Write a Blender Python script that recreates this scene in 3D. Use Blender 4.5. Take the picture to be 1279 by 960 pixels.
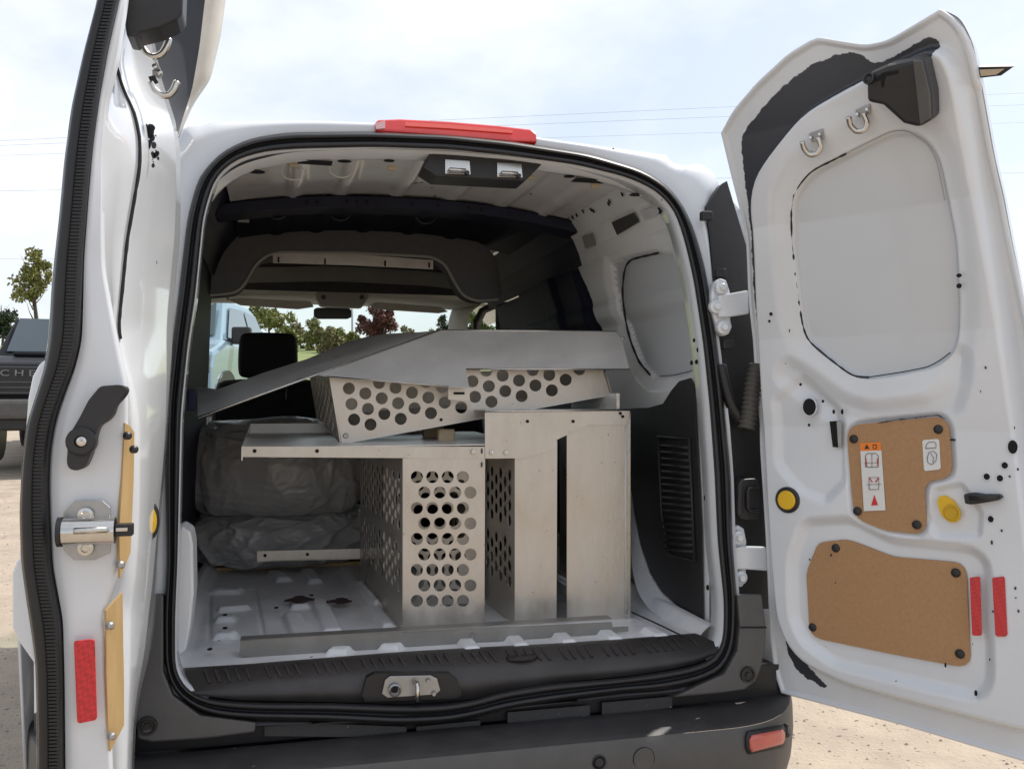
import bpy, bmesh, math, random
import numpy as np
from mathutils import Vector, Matrix, noise as mnoise
from mathutils.geometry import delaunay_2d_cdt
random.seed(7); rng = np.random.default_rng(7)
R = math.radians
scene = bpy.context.scene
for o in list(bpy.data.objects): bpy.data.objects.remove(o)

# ------------------------------------------------------------ camera
FPX = 1143.0; YAW = R(14.24); PITCH = R(1.0)
CAM = Vector((-.376, -2.02, 1.21))
cd = bpy.data.cameras.new('camera'); cam = bpy.data.objects.new('camera', cd)
scene.collection.objects.link(cam); scene.camera = cam
cam.location = CAM; cam.rotation_euler = (R(90) + PITCH, 0, -YAW)
cd.sensor_width = 36; cd.lens = FPX / 1279 * 36; cd.clip_start = .05; cd.clip_end = 4000
RV = Vector((math.cos(YAW), -math.sin(YAW), 0))
FV = Vector((math.sin(YAW) * math.cos(PITCH), math.cos(YAW) * math.cos(PITCH), math.sin(PITCH)))
UV_ = RV.cross(FV)

# ------------------------------------------------------------ world and sun
SUN = Vector((.55, .30, 1.02)).normalized()
w = bpy.data.worlds.new('World'); scene.world = w; w.use_nodes = True
nt = w.node_tree; N = nt.nodes; L = nt.links; N.clear()
sky = N.new('ShaderNodeTexSky'); sky.sky_type = 'NISHITA'; sky.sun_disc = False
sky.sun_elevation = math.asin(SUN.z); sky.sun_rotation = math.atan2(SUN.x, SUN.y)
sky.air_density = 1.0; sky.dust_density = 2.0
tc = N.new('ShaderNodeTexCoord'); mp = N.new('ShaderNodeMapping'); mp.inputs['Scale'].default_value = (1, 1, 1.9)
mp.inputs['Location'].default_value = (.3, .1, .35)
nz1 = N.new('ShaderNodeTexNoise'); nz1.inputs['Scale'].default_value = 2.2; nz1.inputs['Detail'].default_value = 9; nz1.inputs['Roughness'].default_value = .55
rp = N.new('ShaderNodeValToRGB'); rp.color_ramp.elements[0].position = .40; rp.color_ramp.elements[1].position = .66
rp.color_ramp.elements[0].color = (.36, .36, .36, 1); rp.color_ramp.elements[1].color = (.93, .93, .93, 1)
mx = N.new('ShaderNodeMix'); mx.data_type = 'RGBA'; mx.inputs['B'].default_value = (7.6, 7.8, 8.2, 1)
bg = N.new('ShaderNodeBackground'); bg.inputs['Strength'].default_value = .10
wo = N.new('ShaderNodeOutputWorld')
L.new(tc.outputs['Generated'], mp.inputs['Vector']); L.new(mp.outputs[0], nz1.inputs['Vector'])
L.new(nz1.outputs['Fac'], rp.inputs['Fac']); L.new(rp.outputs['Color'], mx.inputs['Factor'])
L.new(sky.outputs[0], mx.inputs['A']); L.new(mx.outputs['Result'], bg.inputs['Color']); L.new(bg.outputs[0], wo.inputs[0])
sd = bpy.data.lights.new('sun', 'SUN'); sd.energy = 3.4; sd.angle = R(.6); sd.color = (1, .945, .87)
so = bpy.data.objects.new('sun', sd); scene.collection.objects.link(so)
so.rotation_euler = (-SUN).to_track_quat('-Z', 'Y').to_euler(); so.location = (5, 5, 12)
scene.view_settings.view_transform = 'Standard'; scene.view_settings.look = 'None'
scene.view_settings.exposure = 0.64; scene.view_settings.gamma = 1
scene.render.engine = 'CYCLES'
scene.cycles.max_bounces = 10; scene.cycles.diffuse_bounces = 6; scene.cycles.glossy_bounces = 5
scene.cycles.transparent_max_bounces = 12

# ------------------------------------------------------------ rays: a pixel of the survey photo onto a real plane
def ray(u, v):
    return (RV * (u - 639.5) + FV * FPX + UV_ * (480 - v)).normalized()
def at(u, v, x=None, y=None, z=None):
    d = ray(u, v)
    if y is not None: t = (y - CAM.y) / d.y
    elif x is not None: t = (x - CAM.x) / d.x
    else: t = (z - CAM.z) / d.z
    return CAM + d * t
def at_plane(u, v, p0, n):
    d = ray(u, v); return CAM + d * ((p0 - CAM).dot(n) / d.dot(n))
def interp(x, xs, ys): return float(np.interp(x, xs, ys))
def rear_y(z): return interp(z, (.5, .65, .9, 1.3, 1.6, 1.8, 1.95), (-.09, -.065, -.03, 0, .03, .075, .13))
def at_rear(u, v, off=0.0):
    y = 0.0
    for i in range(12):
        p = at(u, v, y=y); y = rear_y(p.z) + off
    return at(u, v, y=y)

# ------------------------------------------------------------ materials
MATS = {}
def mat(name, col, rough=.5, metal=0.0, coat=0.0, var=0.0, vscale=8.0, bump=0.0, bscale=60.0, col2=None,
        spec=.5, stretch=None, trans=0.0, speck=None, rvar=0.0, emit=None):
    m = bpy.data.materials.new(name); m.use_nodes = True; MATS[name] = m
    n = m.node_tree.nodes; l = m.node_tree.links; b = n['Principled BSDF']
    b.inputs['Base Color'].default_value = (*col, 1); b.inputs['Roughness'].default_value = rough
    b.inputs['Metallic'].default_value = metal; b.inputs['Coat Weight'].default_value = coat
    b.inputs['Specular IOR Level'].default_value = spec; b.inputs['Coat Roughness'].default_value = .06
    if trans: b.inputs['Transmission Weight'].default_value = trans
    t = n.new('ShaderNodeTexCoord'); mpp = n.new('ShaderNodeMapping')
    l.new(t.outputs['Object'], mpp.inputs[0])
    if stretch: mpp.inputs['Scale'].default_value = stretch
    colout = None
    if var or col2:
        nz = n.new('ShaderNodeTexNoise'); nz.inputs['Scale'].default_value = vscale; nz.inputs['Detail'].default_value = 7
        nz.inputs['Roughness'].default_value = .6
        l.new(mpp.outputs[0], nz.inputs['Vector'])
        cr = n.new('ShaderNodeValToRGB'); cr.color_ramp.elements[0].position = .3; cr.color_ramp.elements[1].position = .7
        c2 = col2 or tuple(c * (1 - var) for c in col)
        cr.color_ramp.elements[0].color = (*c2, 1); cr.color_ramp.elements[1].color = (*col, 1)
        l.new(nz.outputs['Fac'], cr.inputs[0]); colout = cr.outputs[0]
        if rvar:
            mr = n.new('ShaderNodeMapRange'); mr.inputs['To Min'].default_value = max(.02, rough - rvar); mr.inputs['To Max'].default_value = rough + rvar
            mr.inputs['From Min'].default_value = .3; mr.inputs['From Max'].default_value = .7
            l.new(nz.outputs['Fac'], mr.inputs['Value']); l.new(mr.outputs[0], b.inputs['Roughness'])
    if speck:   # small specks of dirt: (colour, scale, threshold)
        ns = n.new('ShaderNodeTexNoise'); ns.inputs['Scale'].default_value = speck[1]; ns.inputs['Detail'].default_value = 4
        l.new(t.outputs['Object'], ns.inputs['Vector'])
        th = n.new('ShaderNodeMath'); th.operation = 'GREATER_THAN'; th.inputs[1].default_value = speck[2]
        l.new(ns.outputs['Fac'], th.inputs[0])
        mm = n.new('ShaderNodeMix'); mm.data_type = 'RGBA'; mm.inputs['B'].default_value = (*speck[0], 1)
        if colout: l.new(colout, mm.inputs['A'])
        else: mm.inputs['A'].default_value = (*col, 1)
        l.new(th.outputs[0], mm.inputs['Factor']); colout = mm.outputs['Result']
    if colout: l.new(colout, b.inputs['Base Color'])
    if bump:
        nb = n.new('ShaderNodeTexNoise'); nb.inputs['Scale'].default_value = bscale; nb.inputs['Detail'].default_value = 5
        l.new(mpp.outputs[0], nb.inputs['Vector'])
        bp = n.new('ShaderNodeBump'); bp.inputs['Strength'].default_value = bump; bp.inputs['Distance'].default_value = .01
        l.new(nb.outputs['Fac'], bp.inputs['Height']); l.new(bp.outputs[0], b.inputs['Normal'])
    if emit:
        b.inputs['Emission Color'].default_value = (*emit[0], 1); b.inputs['Emission Strength'].default_value = emit[1]
    return m
WHITE = mat('white_paint', (.70, .725, .755), .26, coat=.8, var=.09, vscale=4, speck=((.10, .09, .09), 38, .775), bump=.02, bscale=9)
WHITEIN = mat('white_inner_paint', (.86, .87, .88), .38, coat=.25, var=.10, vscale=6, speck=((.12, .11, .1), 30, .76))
PANELW = mat('white_door_skin', (.58, .605, .63), .5, var=.05, vscale=4)
CREAM = mat('cream_inner_paint', (.88, .87, .84), .30, coat=.4, var=.20, vscale=7, speck=((.10, .09, .08), 16, .70))
FLOORP = mat('floor_paint', (.90, .90, .91), .36, coat=.3, var=.22, vscale=7, speck=((.08, .07, .07), 26, .735))
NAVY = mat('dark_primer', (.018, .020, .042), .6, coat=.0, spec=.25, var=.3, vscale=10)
PRIMER = mat('black_primer', (.030, .033, .042), .55, var=.25, vscale=14)
BLACKP = mat('black_plastic', (.022, .021, .022), .46, var=.25, vscale=30, bump=.12, bscale=700)
SILLP = mat('sill_plastic', (.048, .042, .041), .38, var=.5, vscale=9, bump=.15, bscale=500, speck=((.22, .2, .18), 60, .74))
BUMPTOP = mat('bumper_plastic', (.048, .046, .048), .52, var=.45, vscale=11, bump=.15, bscale=500, speck=((.3, .28, .25), 70, .745))
GREYP = mat('grey_trim_plastic', (.092, .089, .086), .5, var=.25, vscale=10, bump=.12, bscale=450)
RUBBER = mat('rubber', (.016, .016, .018), .42, var=.3, vscale=20)
ALU = mat('aluminium', (.62, .575, .515), .36, metal=.65, col2=(.47, .43, .38), vscale=8, stretch=(1.5, 1, .7), rvar=.14, bump=.05, bscale=60, speck=((.36, .33, .29), 55, .72))
ALUD = mat('aluminium_sheet', (.80, .78, .75), .36, metal=.30, col2=(.60, .59, .57), vscale=5, rvar=.12, bump=.02, bscale=9)
STEEL = mat('bright_steel', (.66, .64, .60), .24, metal=1, var=.2, vscale=30)
ZINC = mat('zinc_plate', (.42, .42, .42), .4, metal=.8, var=.2, vscale=25)
BOARD = mat('hardboard', (.43, .25, .12), .62, col2=(.37, .205, .095), vscale=140, bump=.05, bscale=300)
PINE = mat('pine_board', (.62, .42, .19), .5, col2=(.50, .32, .13), vscale=12, stretch=(6, 6, .6))
RED = mat('red_reflector', (.58, .012, .022), .3, coat=.5, var=.25, vscale=60, stretch=(1, 1, 1))
REDL = mat('red_lamp_lens', (.75, .03, .02), .18, coat=1, var=.2, vscale=20)
def diamond(m, a, b, sc):
    n = m.node_tree.nodes; l = m.node_tree.links; t = n.new('ShaderNodeTexCoord'); mp_ = n.new('ShaderNodeMapping'); mp_.inputs['Rotation'].default_value = (.78, .78, .78)
    c = n.new('ShaderNodeTexChecker'); c.inputs['Scale'].default_value = sc; c.inputs['Color1'].default_value = (*a, 1); c.inputs['Color2'].default_value = (*b, 1)
    l.new(t.outputs['Object'], mp_.inputs[0]); l.new(mp_.outputs[0], c.inputs['Vector']); l.new(c.outputs['Color'], n['Principled BSDF'].inputs['Base Color'])
diamond(RED, (.60, .012, .022), (.46, .008, .016), 170)
PINK = mat('bumper_reflector', (.62, .13, .10), .25, coat=.7, var=.2, vscale=40)
YELLOW = mat('yellow_plug', (.80, .48, .015), .4, var=.1)
PAPER = mat('sticker_paper', (.72, .72, .70), .5); ORANGE = mat('orange_print', (.85, .22, .02), .5)
INK = mat('black_ink', (.03, .03, .03), .6); REDINK = mat('red_ink', (.6, .03, .03), .6)
ALUB = mat('shaded_aluminium', (.30, .29, .27), .45, metal=.5, col2=(.20, .195, .185), vscale=8)  # darker aluminium for the angle bar: its shade is put into the colour
HEADL = mat('headliner_fabric', (.21, .208, .21), .9, var=.12, vscale=40)
HEADD = mat('dark_headliner', (.13, .125, .12), .85, var=.2, vscale=30)
HEADF = mat('front_headliner', (.60, .58, .52), .85, var=.1)
SEATM = mat('seat_fabric', (.020, .020, .021), .75, var=.3, vscale=60, bump=.2, bscale=500)
BAGM = mat('grey_plastic_bag', (.47, .46, .45), .26, col2=(.41, .40, .39), vscale=5, bump=.35, bscale=22, stretch=(1, 1, .45))
HOLE = mat('hole_dark', (.006, .006, .007), .9)
FOAM = mat('foam_block', (.55, .43, .28), .8)
SEAM = mat('seam_sealer', (.02, .02, .022), .7)
LEATHER = mat('tan_strip', (.5, .42, .3), .6)
def glass(name, col, rough=.0, alpha=.85):
    m = bpy.data.materials.new(name); m.use_nodes = True; n = m.node_tree.nodes; l = m.node_tree.links; n.clear()
    o = n.new('ShaderNodeOutputMaterial'); g = n.new('ShaderNodeBsdfGlossy'); g.inputs['Roughness'].default_value = .02
    t = n.new('ShaderNodeBsdfTransparent'); t.inputs[0].default_value = (*col, 1)
    f = n.new('ShaderNodeFresnel'); f.inputs['IOR'].default_value = 1.15; mix = n.new('ShaderNodeMixShader')
    l.new(f.outputs[0], mix.inputs[0]); l.new(t.outputs[0], mix.inputs[1]); l.new(g.outputs[0], mix.inputs[2]); l.new(mix.outputs[0], o.inputs[0])
    return m
GLASS = glass('clear_glass', (.86, .92, .88)); 
TINT = mat('tinted_glass', (.03, .045, .05), .05, coat=1, spec=.8)

# ------------------------------------------------------------ object helpers
WLOC = {}
COL = scene.collection
def wloc(o): return WLOC.get(o.name, Vector((0, 0, 0)))
def link(name, me, loc, parent=None):
    o = bpy.data.objects.new(name, me); COL.objects.link(o)
    o.location = Vector(loc) - (wloc(parent) if parent else Vector((0, 0, 0)))
    if parent: o.parent = parent
    WLOC[o.name] = Vector(loc); return o
def mesh(name, verts, faces, m, parent=None, smooth=False, origin=None, solid=0.0, sub=0, bevel=0.0):
    V = np.array([tuple(v) for v in verts], dtype=float)
    c = Vector((V.min(0) + V.max(0)) / 2) if origin is None else Vector(origin)
    me = bpy.data.meshes.new(name); me.from_pydata([tuple(v) for v in V - np.array(c)], [], [tuple(f) for f in faces]); me.update()
    bm = bmesh.new(); bm.from_mesh(me); bmesh.ops.recalc_face_normals(bm, faces=bm.faces); bm.to_mesh(me); bm.free()
    ms = m if isinstance(m, (list, tuple)) else [m]
    for q in ms: me.materials.append(q)
    if smooth: me.polygons.foreach_set('use_smooth', [True] * len(me.polygons))
    o = link(name, me, c, parent)
    if solid: md = o.modifiers.new('s', 'SOLIDIFY'); md.thickness = solid; md.offset = 0
    if bevel: md = o.modifiers.new('b', 'BEVEL'); md.width = bevel; md.segments = 2; md.limit_method = 'ANGLE'; md.angle_limit = R(35)
    if sub: md = o.modifiers.new('u', 'SUBSURF'); md.levels = sub; md.render_levels = sub
    return o
def empty(name, loc, label, cat, group=None):
    o = bpy.data.objects.new(name, None); COL.objects.link(o); o.location = loc; o.empty_display_size = .1
    WLOC[o.name] = Vector(loc); return tag(o, label, cat, group)
def tag(o, label, cat, group=None, kind=None):
    if label: o['label'] = label
    if cat: o['category'] = cat
    if group: o['group'] = group
    if kind: o['kind'] = kind
    return o
def inst(name, src, loc, parent, rot=None, scale=None):
    o = link(name, src.data, loc, parent)
    for md in src.modifiers:
        n = o.modifiers.new(md.name, md.type)
        for k in ('width', 'segments', 'limit_method', 'angle_limit', 'levels', 'render_levels', 'thickness'):
            if hasattr(md, k): setattr(n, k, getattr(md, k))
    o.rotation_euler = src.rotation_euler if rot is None else rot
    if scale: o.scale = scale
    return o
def resample(pts, n, closed=False):
    P = np.array([tuple(p) for p in pts], float)
    if closed: P = np.vstack([P, P[:1]])
    d = np.r_[0, np.cumsum(np.linalg.norm(np.diff(P, axis=0), axis=1))]
    t = np.linspace(0, d[-1], n + (1 if closed else 0))
    out = np.column_stack([np.interp(t, d, P[:, k]) for k in range(P.shape[1])])
    return out[:-1] if closed else out
def smooth_line(pts, n, closed=False, it=2):
    q = resample(pts, n, closed)
    for _ in range(it):
        if closed: q = (np.roll(q, 1, 0) + 2 * q + np.roll(q, -1, 0)) / 4
        else: q[1:-1] = (q[:-2] + 2 * q[1:-1] + q[2:]) / 4
    return q
def loft(name, lines, m, parent=None, closed=False, smooth=True, **k):
    n = len(lines[0]); V = [p for l in lines for p in l]; F = []
    for i in range(len(lines) - 1):
        for j in range(n if closed else n - 1):
            a = i * n + j; b = i * n + (j + 1) % n; F.append((a, b, b + n, a + n))
    return mesh(name, V, F, m, parent, smooth=smooth, **k)
def tube_vf(path, r, seg=8, cap=True):
    P = [Vector(p) for p in path]; V = []; F = []; prev = None
    for i, p in enumerate(P):
        t = (P[min(i + 1, len(P) - 1)] - P[max(i - 1, 0)]).normalized()
        if prev is None:
            a = Vector((0, 0, 1)) if abs(t.z) < .9 else Vector((1, 0, 0)); nn = t.cross(a).normalized()
        else: nn = (prev - t * prev.dot(t)).normalized()
        prev = nn; b = t.cross(nn); rr = r[i] if isinstance(r, (list, tuple)) else r
        for s in range(seg):
            an = 2 * math.pi * s / seg; V.append(p + (nn * math.cos(an) + b * math.sin(an)) * rr)
    for i in range(len(P) - 1):
        for s in range(seg):
            a = i * seg + s; c = i * seg + (s + 1) % seg; F.append((a, c, c + seg, a + seg))
    if cap: F.append(tuple(range(seg))[::-1]); F.append(tuple(range((len(P) - 1) * seg, len(P) * seg)))
    return V, F
def tube(name, path, r, m, parent=None, seg=8, **k):
    V, F = tube_vf(path, r, seg); return mesh(name, V, F, m, parent, smooth=True, **k)
def box(name, c, s, m, parent=None, axes=None, bevel=.0, taper=1.0, **k):
    ax = axes or (Vector((1, 0, 0)), Vector((0, 1, 0)), Vector((0, 0, 1))); c = Vector(c); V = []
    for dz in (-.5, .5):
        tp = taper if dz > 0 else 1
        for dx, dy in ((-.5, -.5), (.5, -.5), (.5, .5), (-.5, .5)):
            V.append(c + ax[0] * dx * s[0] * tp + ax[1] * dy * s[1] * tp + ax[2] * dz * s[2])
    F = [(0, 3, 2, 1), (4, 5, 6, 7), (0, 1, 5, 4), (1, 2, 6, 5), (2, 3, 7, 6), (3, 0, 4, 7)]
    return mesh(name, V, F, m, parent, bevel=bevel, **k)
def frame_of(pts, n=None):
    P = [Vector(p) for p in pts]; c = sum(P, Vector()) / len(P)
    if n is None:
        n = Vector()
        for i in range(len(P)): n += (P[i] - c).cross(P[(i + 1) % len(P)] - c)
        n.normalize()
    if n.dot(CAM - c) < 0: n = -n
    e1 = (P[1] - P[0]); e1 = (e1 - n * e1.dot(n)).normalized(); e2 = n.cross(e1); return P[0], e1, e2, n
def plate(name, pts, m, parent=None, th=.002, holes=(), off=0.0, n=None, smooth=False, bevel=0, **k):
    """flat sheet of thickness th, front face towards the viewer side of pts; holes = lists of 3-D points"""
    o, e1, e2, n = frame_of(pts, n)
    def to2(p): q = Vector(p) - o; return Vector((q.dot(e1), q.dot(e2)))
    loops = [[to2(p) for p in pts]] + [[to2(p) for p in h] for h in holes]
    v2 = []; ed = []
    for lp in loops:
        s = len(v2); v2 += lp; ed += [(s + i, s + (i + 1) % len(lp)) for i in range(len(lp))]
    r = delaunay_2d_cdt(v2, ed, [], 1, 1e-7); vv, tris = r[0], r[2]
    hc = [(sum(lp, Vector((0, 0))) / len(lp), min((q - sum(lp, Vector((0, 0))) / len(lp)).length for q in lp)) for lp in loops[1:]]
    if holes:
        HC = np.array([tuple(c) for c, _ in hc]); 
        def inhole(c):
            d = np.hypot(HC[:, 0] - c.x, HC[:, 1] - c.y); j = int(d.argmin())
            lp = loops[1 + j]; ins = False; q = len(lp) - 1
            for i in range(len(lp)):
                if (lp[i].y > c.y) != (lp[q].y > c.y) and c.x < (lp[q].x - lp[i].x) * (c.y - lp[i].y) / (lp[q].y - lp[i].y) + lp[i].x: ins = not ins
                q = i
            return ins
        tris = [t for t in tris if not inhole(sum((vv[i] for i in t), Vector((0, 0))) / len(t))]
    nv = len(vv); base = [o + e1 * q.x + e2 * q.y + n * off for q in vv]
    V = base + [p - n * th for p in base]; F = [tuple(t) for t in tris] + [tuple(i + nv for i in reversed(t)) for t in tris]
    cnt = {}
    for t in tris:
        for i in range(len(t)):
            a, b = t[i], t[(i + 1) % len(t)]; cnt[(a, b)] = 1
    for (a, b) in list(cnt):
        if (b, a) not in cnt: F.append((b, a, a + nv, b + nv))
    return mesh(name, V, F, m, parent, smooth=smooth, bevel=bevel, **k)
def disc_pts(c, r, n, seg=18, r2=None, up=Vector((0, 0, 1))):
    n = Vector(n).normalized(); e1 = up.cross(n).normalized(); e2 = n.cross(e1)
    return [Vector(c) + e1 * math.cos(2 * math.pi * i / seg) * r + e2 * math.sin(2 * math.pi * i / seg) * (r2 or r) for i in range(seg)]
def knob(name, c, n, rings, m, parent=None, seg=20, r2=1.0, **k):
    """turned or oval boss: rings = (radius, height along n)"""
    n = Vector(n).normalized(); V = []; F = []
    for (r, h) in rings: V += [p + n * h for p in disc_pts(c, max(r, 1e-5), n, seg, max(r, 1e-5) * r2)]
    for i in range(len(rings) - 1):
        for s in range(seg): a = i * seg + s; b = i * seg + (s + 1) % seg; F.append((a, b, b + seg, a + seg))
    F.append(tuple(range(len(V) - seg, len(V)))); return mesh(name, V, F, m, parent, smooth=False, **k)
def sdf(P, poly):
    """signed distance (negative inside) of 2-D points to polygon"""
    Q = np.array(poly, float); d = np.full(len(P), 1e9); ins = np.zeros(len(P), bool); j = len(Q) - 1
    for i in range(len(Q)):
        a = Q[j]; b = Q[i]; e = b - a; wv = P - a; t = np.clip((wv @ e) / (e @ e + 1e-12), 0, 1)
        d = np.minimum(d, np.hypot(*(wv - t[:, None] * e).T))
        c = ((b[1] > P[:, 1]) != (a[1] > P[:, 1])); xx = (a[0] - b[0]) * (P[:, 1] - b[1]) / (a[1] - b[1] + 1e-12) + b[0]
        ins ^= c & (P[:, 0] < xx); j = i
    return np.where(ins, -d, d)
def sstep(x, a, b): t = np.clip((x - a) / (b - a), 0, 1); return t * t * (3 - 2 * t)
def coons(bot, top, left, right, nu, nv):
    B = resample(bot, nu); T = resample(top, nu); Lf = resample(left, nv); Rt = resample(right, nv)
    u = np.linspace(0, 1, nu)[None, :, None]; v = np.linspace(0, 1, nv)[:, None, None]
    S = (1 - v) * B[None] + v * T[None] + (1 - u) * Lf[:, None] + u * Rt[:, None]
    S -= (1 - u) * (1 - v) * B[0] + u * (1 - v) * B[-1] + (1 - u) * v * T[0] + u * v * T[-1]
    return S
def grid_faces(nu, nv): return [(j * nu + i, j * nu + i + 1, (j + 1) * nu + i + 1, (j + 1) * nu + i) for j in range(nv - 1) for i in range(nu - 1)]


# ============================================================ THE VAN
van = empty('cargo_van', (0, 1.5, 0), 'white cargo van seen from behind with both rear doors swung open', 'van')
X = Vector((1, 0, 0)); Y = Vector((0, 1, 0)); Z = Vector((0, 0, 1))

# --- rear opening contours (clockwise from lower left)
SO = [(208,700),(206,600),(206,520),(208,487),(215,430),(222,372),(228,320),(234,270),(248,220),(276,189),(313,172),(360,165),(459,164),(560,168),(638,176),(737,192),(803,212),(835,232),(855,258),(868,288),(881,334),(896,430),(905,508),(913,590),(915,678),(921,751),(918,810),(903,839),(871,853),(827,862),(781,864),(695,876),(633,886),(598,895),(559,903),(500,906),(410,901),(320,899),(283,897),(250,890),(217,866),(205,835),(204,770)]
SI = [(222,700),(224,600),(226,520),(229,487),(235,430),(244,372),(249,320),(254,270),(268,223),(293,200),(332,189),(375,186),(467,184),(560,187),(630,194),(720,206),(785,222),(819,238),(842,262),(855,301),(866,350),(878,430),(886,508),(892,590),(896,678),(904,751),(903,801),(892,822),(862,832),(822,839),(775,846),(688,853),(629,862),(590,874),(551,879),(500,880),(410,877),(330,877),(290,875),(256,872),(234,862),(219,838),(219,770)]
NS = 220
so = smooth_line(SO, NS, True, 2); si = smooth_line(SI, NS, True, 2)
lines = []
for t, off in ((0, .012), (.04, -.012), (.14, -.026), (.30, -.030), (.42, -.020), (.5, -.004), (.58, -.018), (.72, -.030), (.88, -.026), (.97, -.010), (1, .03)):
    lines.append([at_rear(*(a * (1 - t) + b * t), off) for a, b in zip(so, si)])
seal = loft('door_seal', lines, RUBBER, van, closed=True)

# --- white frame: body contour, rear face, return into the opening
def right_side(z):   # outer half width of the body at height z
    return interp(z, (.4, .8, 1.0, 1.35, 1.6, 1.75, 1.82), (.885, .905, .89, .835, .79, .75, .69))
TOPC = [(222,176),(226,160),(236,153),(243,158),(262,151),(330,150),(400,150),(470,153),(570,160),(670,171),(750,182),(835,193),(840,203),(858,206),(872,202),(884,206),(895,216),(903,232)]
topc = [at_rear(u, v, .0) for u, v in TOPC]
RIB = [(884,262),(886,300),(890,345),(894,400),(903,470),(911,530),(915,600),(919,700),(922,745)]
rib = [at_rear(u, v, .0) for u, v in RIB]
lft = []
for k in range(12):
    z = 1.70 - k * (1.70 - .56) / 11; lft.append(Vector((-right_side(z) + .06, rear_y(z), z)))
bottom = [Vector((x, -.09, .55)) for x in np.linspace(-.82, rib[-1].x, 14)][1:]
outer = lft[::-1] + topc + rib + bottom[::-1]
OC = smooth_line(outer, 320, True, 0)
# angular matching around the centre
cen = np.array((.02, 1.15))
def ang(p): return math.atan2(p[2] - cen[1], p[0] - cen[0])
def match(ring, A):
    a = np.array([ang(p) for p in ring]); o = np.argsort(a); a = a[o]; P = np.array([tuple(ring[i]) for i in o])
    a3 = np.r_[a - 2 * math.pi, a, a + 2 * math.pi]; P3 = np.vstack([P, P, P])
    return [Vector([np.interp(t, a3, P3[:, k]) for k in range(3)]) for t in A]
A = np.linspace(-math.pi, math.pi, 420, endpoint=False)
so3 = [at_rear(*p, .0) for p in so]; si3 = [at_rear(*p, .0) for p in si]
oc = match(OC, A); s_o = match(so3, A); s_i = match(si3, A)
inner = [];  inner2 = []
for p, a in zip(s_i, A):
    q = p.copy(); d = Vector((cen[0] - q.x, 0, cen[1] - q.z)).normalized()
    side = abs(d.x); top = max(0, -d.z); bot = max(0, d.z)
    q += Y * .065; q -= X * math.copysign(.004, -d.x) * 0
    inner.append(q); inner2.append(q + Y * .012 - d * .03)
ll = [[p + Y * .10 for p in oc], [p + Y * .012 for p in oc], [p.lerp(q, .06) - Y * .0 for p, q in zip(oc, s_o)],
      [p.lerp(q, .55) - Y * .010 for p, q in zip(oc, s_o)], [p + Y * .004 for p in s_o], [p + Y * .014 for p in s_i], [p + Y*.03 for p in s_i], inner, inner2]
frame = loft('rear_frame', ll, [WHITE, RUBBER], van, closed=True)
frame.data.polygons.foreach_set('material_index', [1 if (p.center.z + wloc(frame).z) < .60 else 0 for p in frame.data.polygons])

# --- outer body shell: side panels and roof run forward from the rear frame
def section(y):
    k = 1.0 if y < 3.0 else 1 - .05 * (y - 3)
    pts = []
    for z in (.42, .6, .8, 1.0, 1.15, 1.3, 1.45, 1.6, 1.7): pts.append((right_side(z) * k, z))
    for x, z in ((.76, 1.76), (.70, 1.815), (.58, 1.85), (.4, 1.875), (.2, 1.89), (0, 1.895)): pts.append((x, z))
    return pts
def side_shell(name, s, y0, y1, zlo, zhi):
    ys = np.linspace(y0, y1, 6); V = []; F = []; zs = np.linspace(zlo, zhi, 9)
    for y in ys:
        for z in zs: V.append((s * (right_side(z) + .002), y, z))
    return mesh(name, V, grid_faces(9, 6), WHITE, van, smooth=True, solid=.006)
for s in (-1, 1):
    side_shell('side_panel', s, .10, 2.15, .42, 1.70)
    side_shell('cab_side', s, 2.155, 4.3, .42, 1.14)
    side_shell('window_pillar', s, 2.155, 2.32, 1.145, 1.70)
roofV = []; xs = np.linspace(-.84, .84, 25); ys = np.linspace(.11, 3.35, 12)
def roof_z(x, y): return 1.862 - .055 * (abs(x) / .7) ** 2.4 - .10 * max(0, abs(x) - .7) / .14 - .03 * max(0, y - 2.6) ** 2
ys = np.linspace(.17, 3.35, 12)
for y in ys:
    for x in xs: roofV.append((x, y, roof_z(x, y)))
mesh('roof', roofV, grid_faces(25, 12), WHITE, van, smooth=True, solid=.006)
hood = loft('bonnet', [[Vector((x, y, z - .06 * (abs(x) / .8) ** 3)) for x in np.linspace(-.90, .90, 12)] for y, z in ((3.75, 1.17), (4.1, 1.10), (4.45, .98), (4.6, .8), (4.62, .45))], WHITE, van)
ws = loft('windscreen', [[Vector((x, y + .12 * (1 - (x / .9) ** 2), z)) for x in np.linspace(-.90, .90, 10)] for y, z in ((3.75, 1.17), (3.28, 1.80))], GLASS, van, smooth=True)
mesh('underbody', [(-.8, .1, .40), (.8, .1, .40), (.8, 4.5, .40), (-.8, 4.5, .40)], [(0, 1, 2, 3)], RUBBER, van, solid=.02)
# wheels of the van
for x, y in ((-.80, .95), (.80, .95), (-.80, 3.75), (.80, 3.75)):
    wz = knob('wheel', (x, y, .32), X * (1 if x > 0 else -1), ((.0, -.02), (.30, -.02), (.325, -.08), (.325, .06), (.30, .085), (.21, .085), (.19, .06), (.0, .06)), RUBBER, van, 28)

# ============================================================ INSIDE THE LOAD SPACE
FZ = .64
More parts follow.
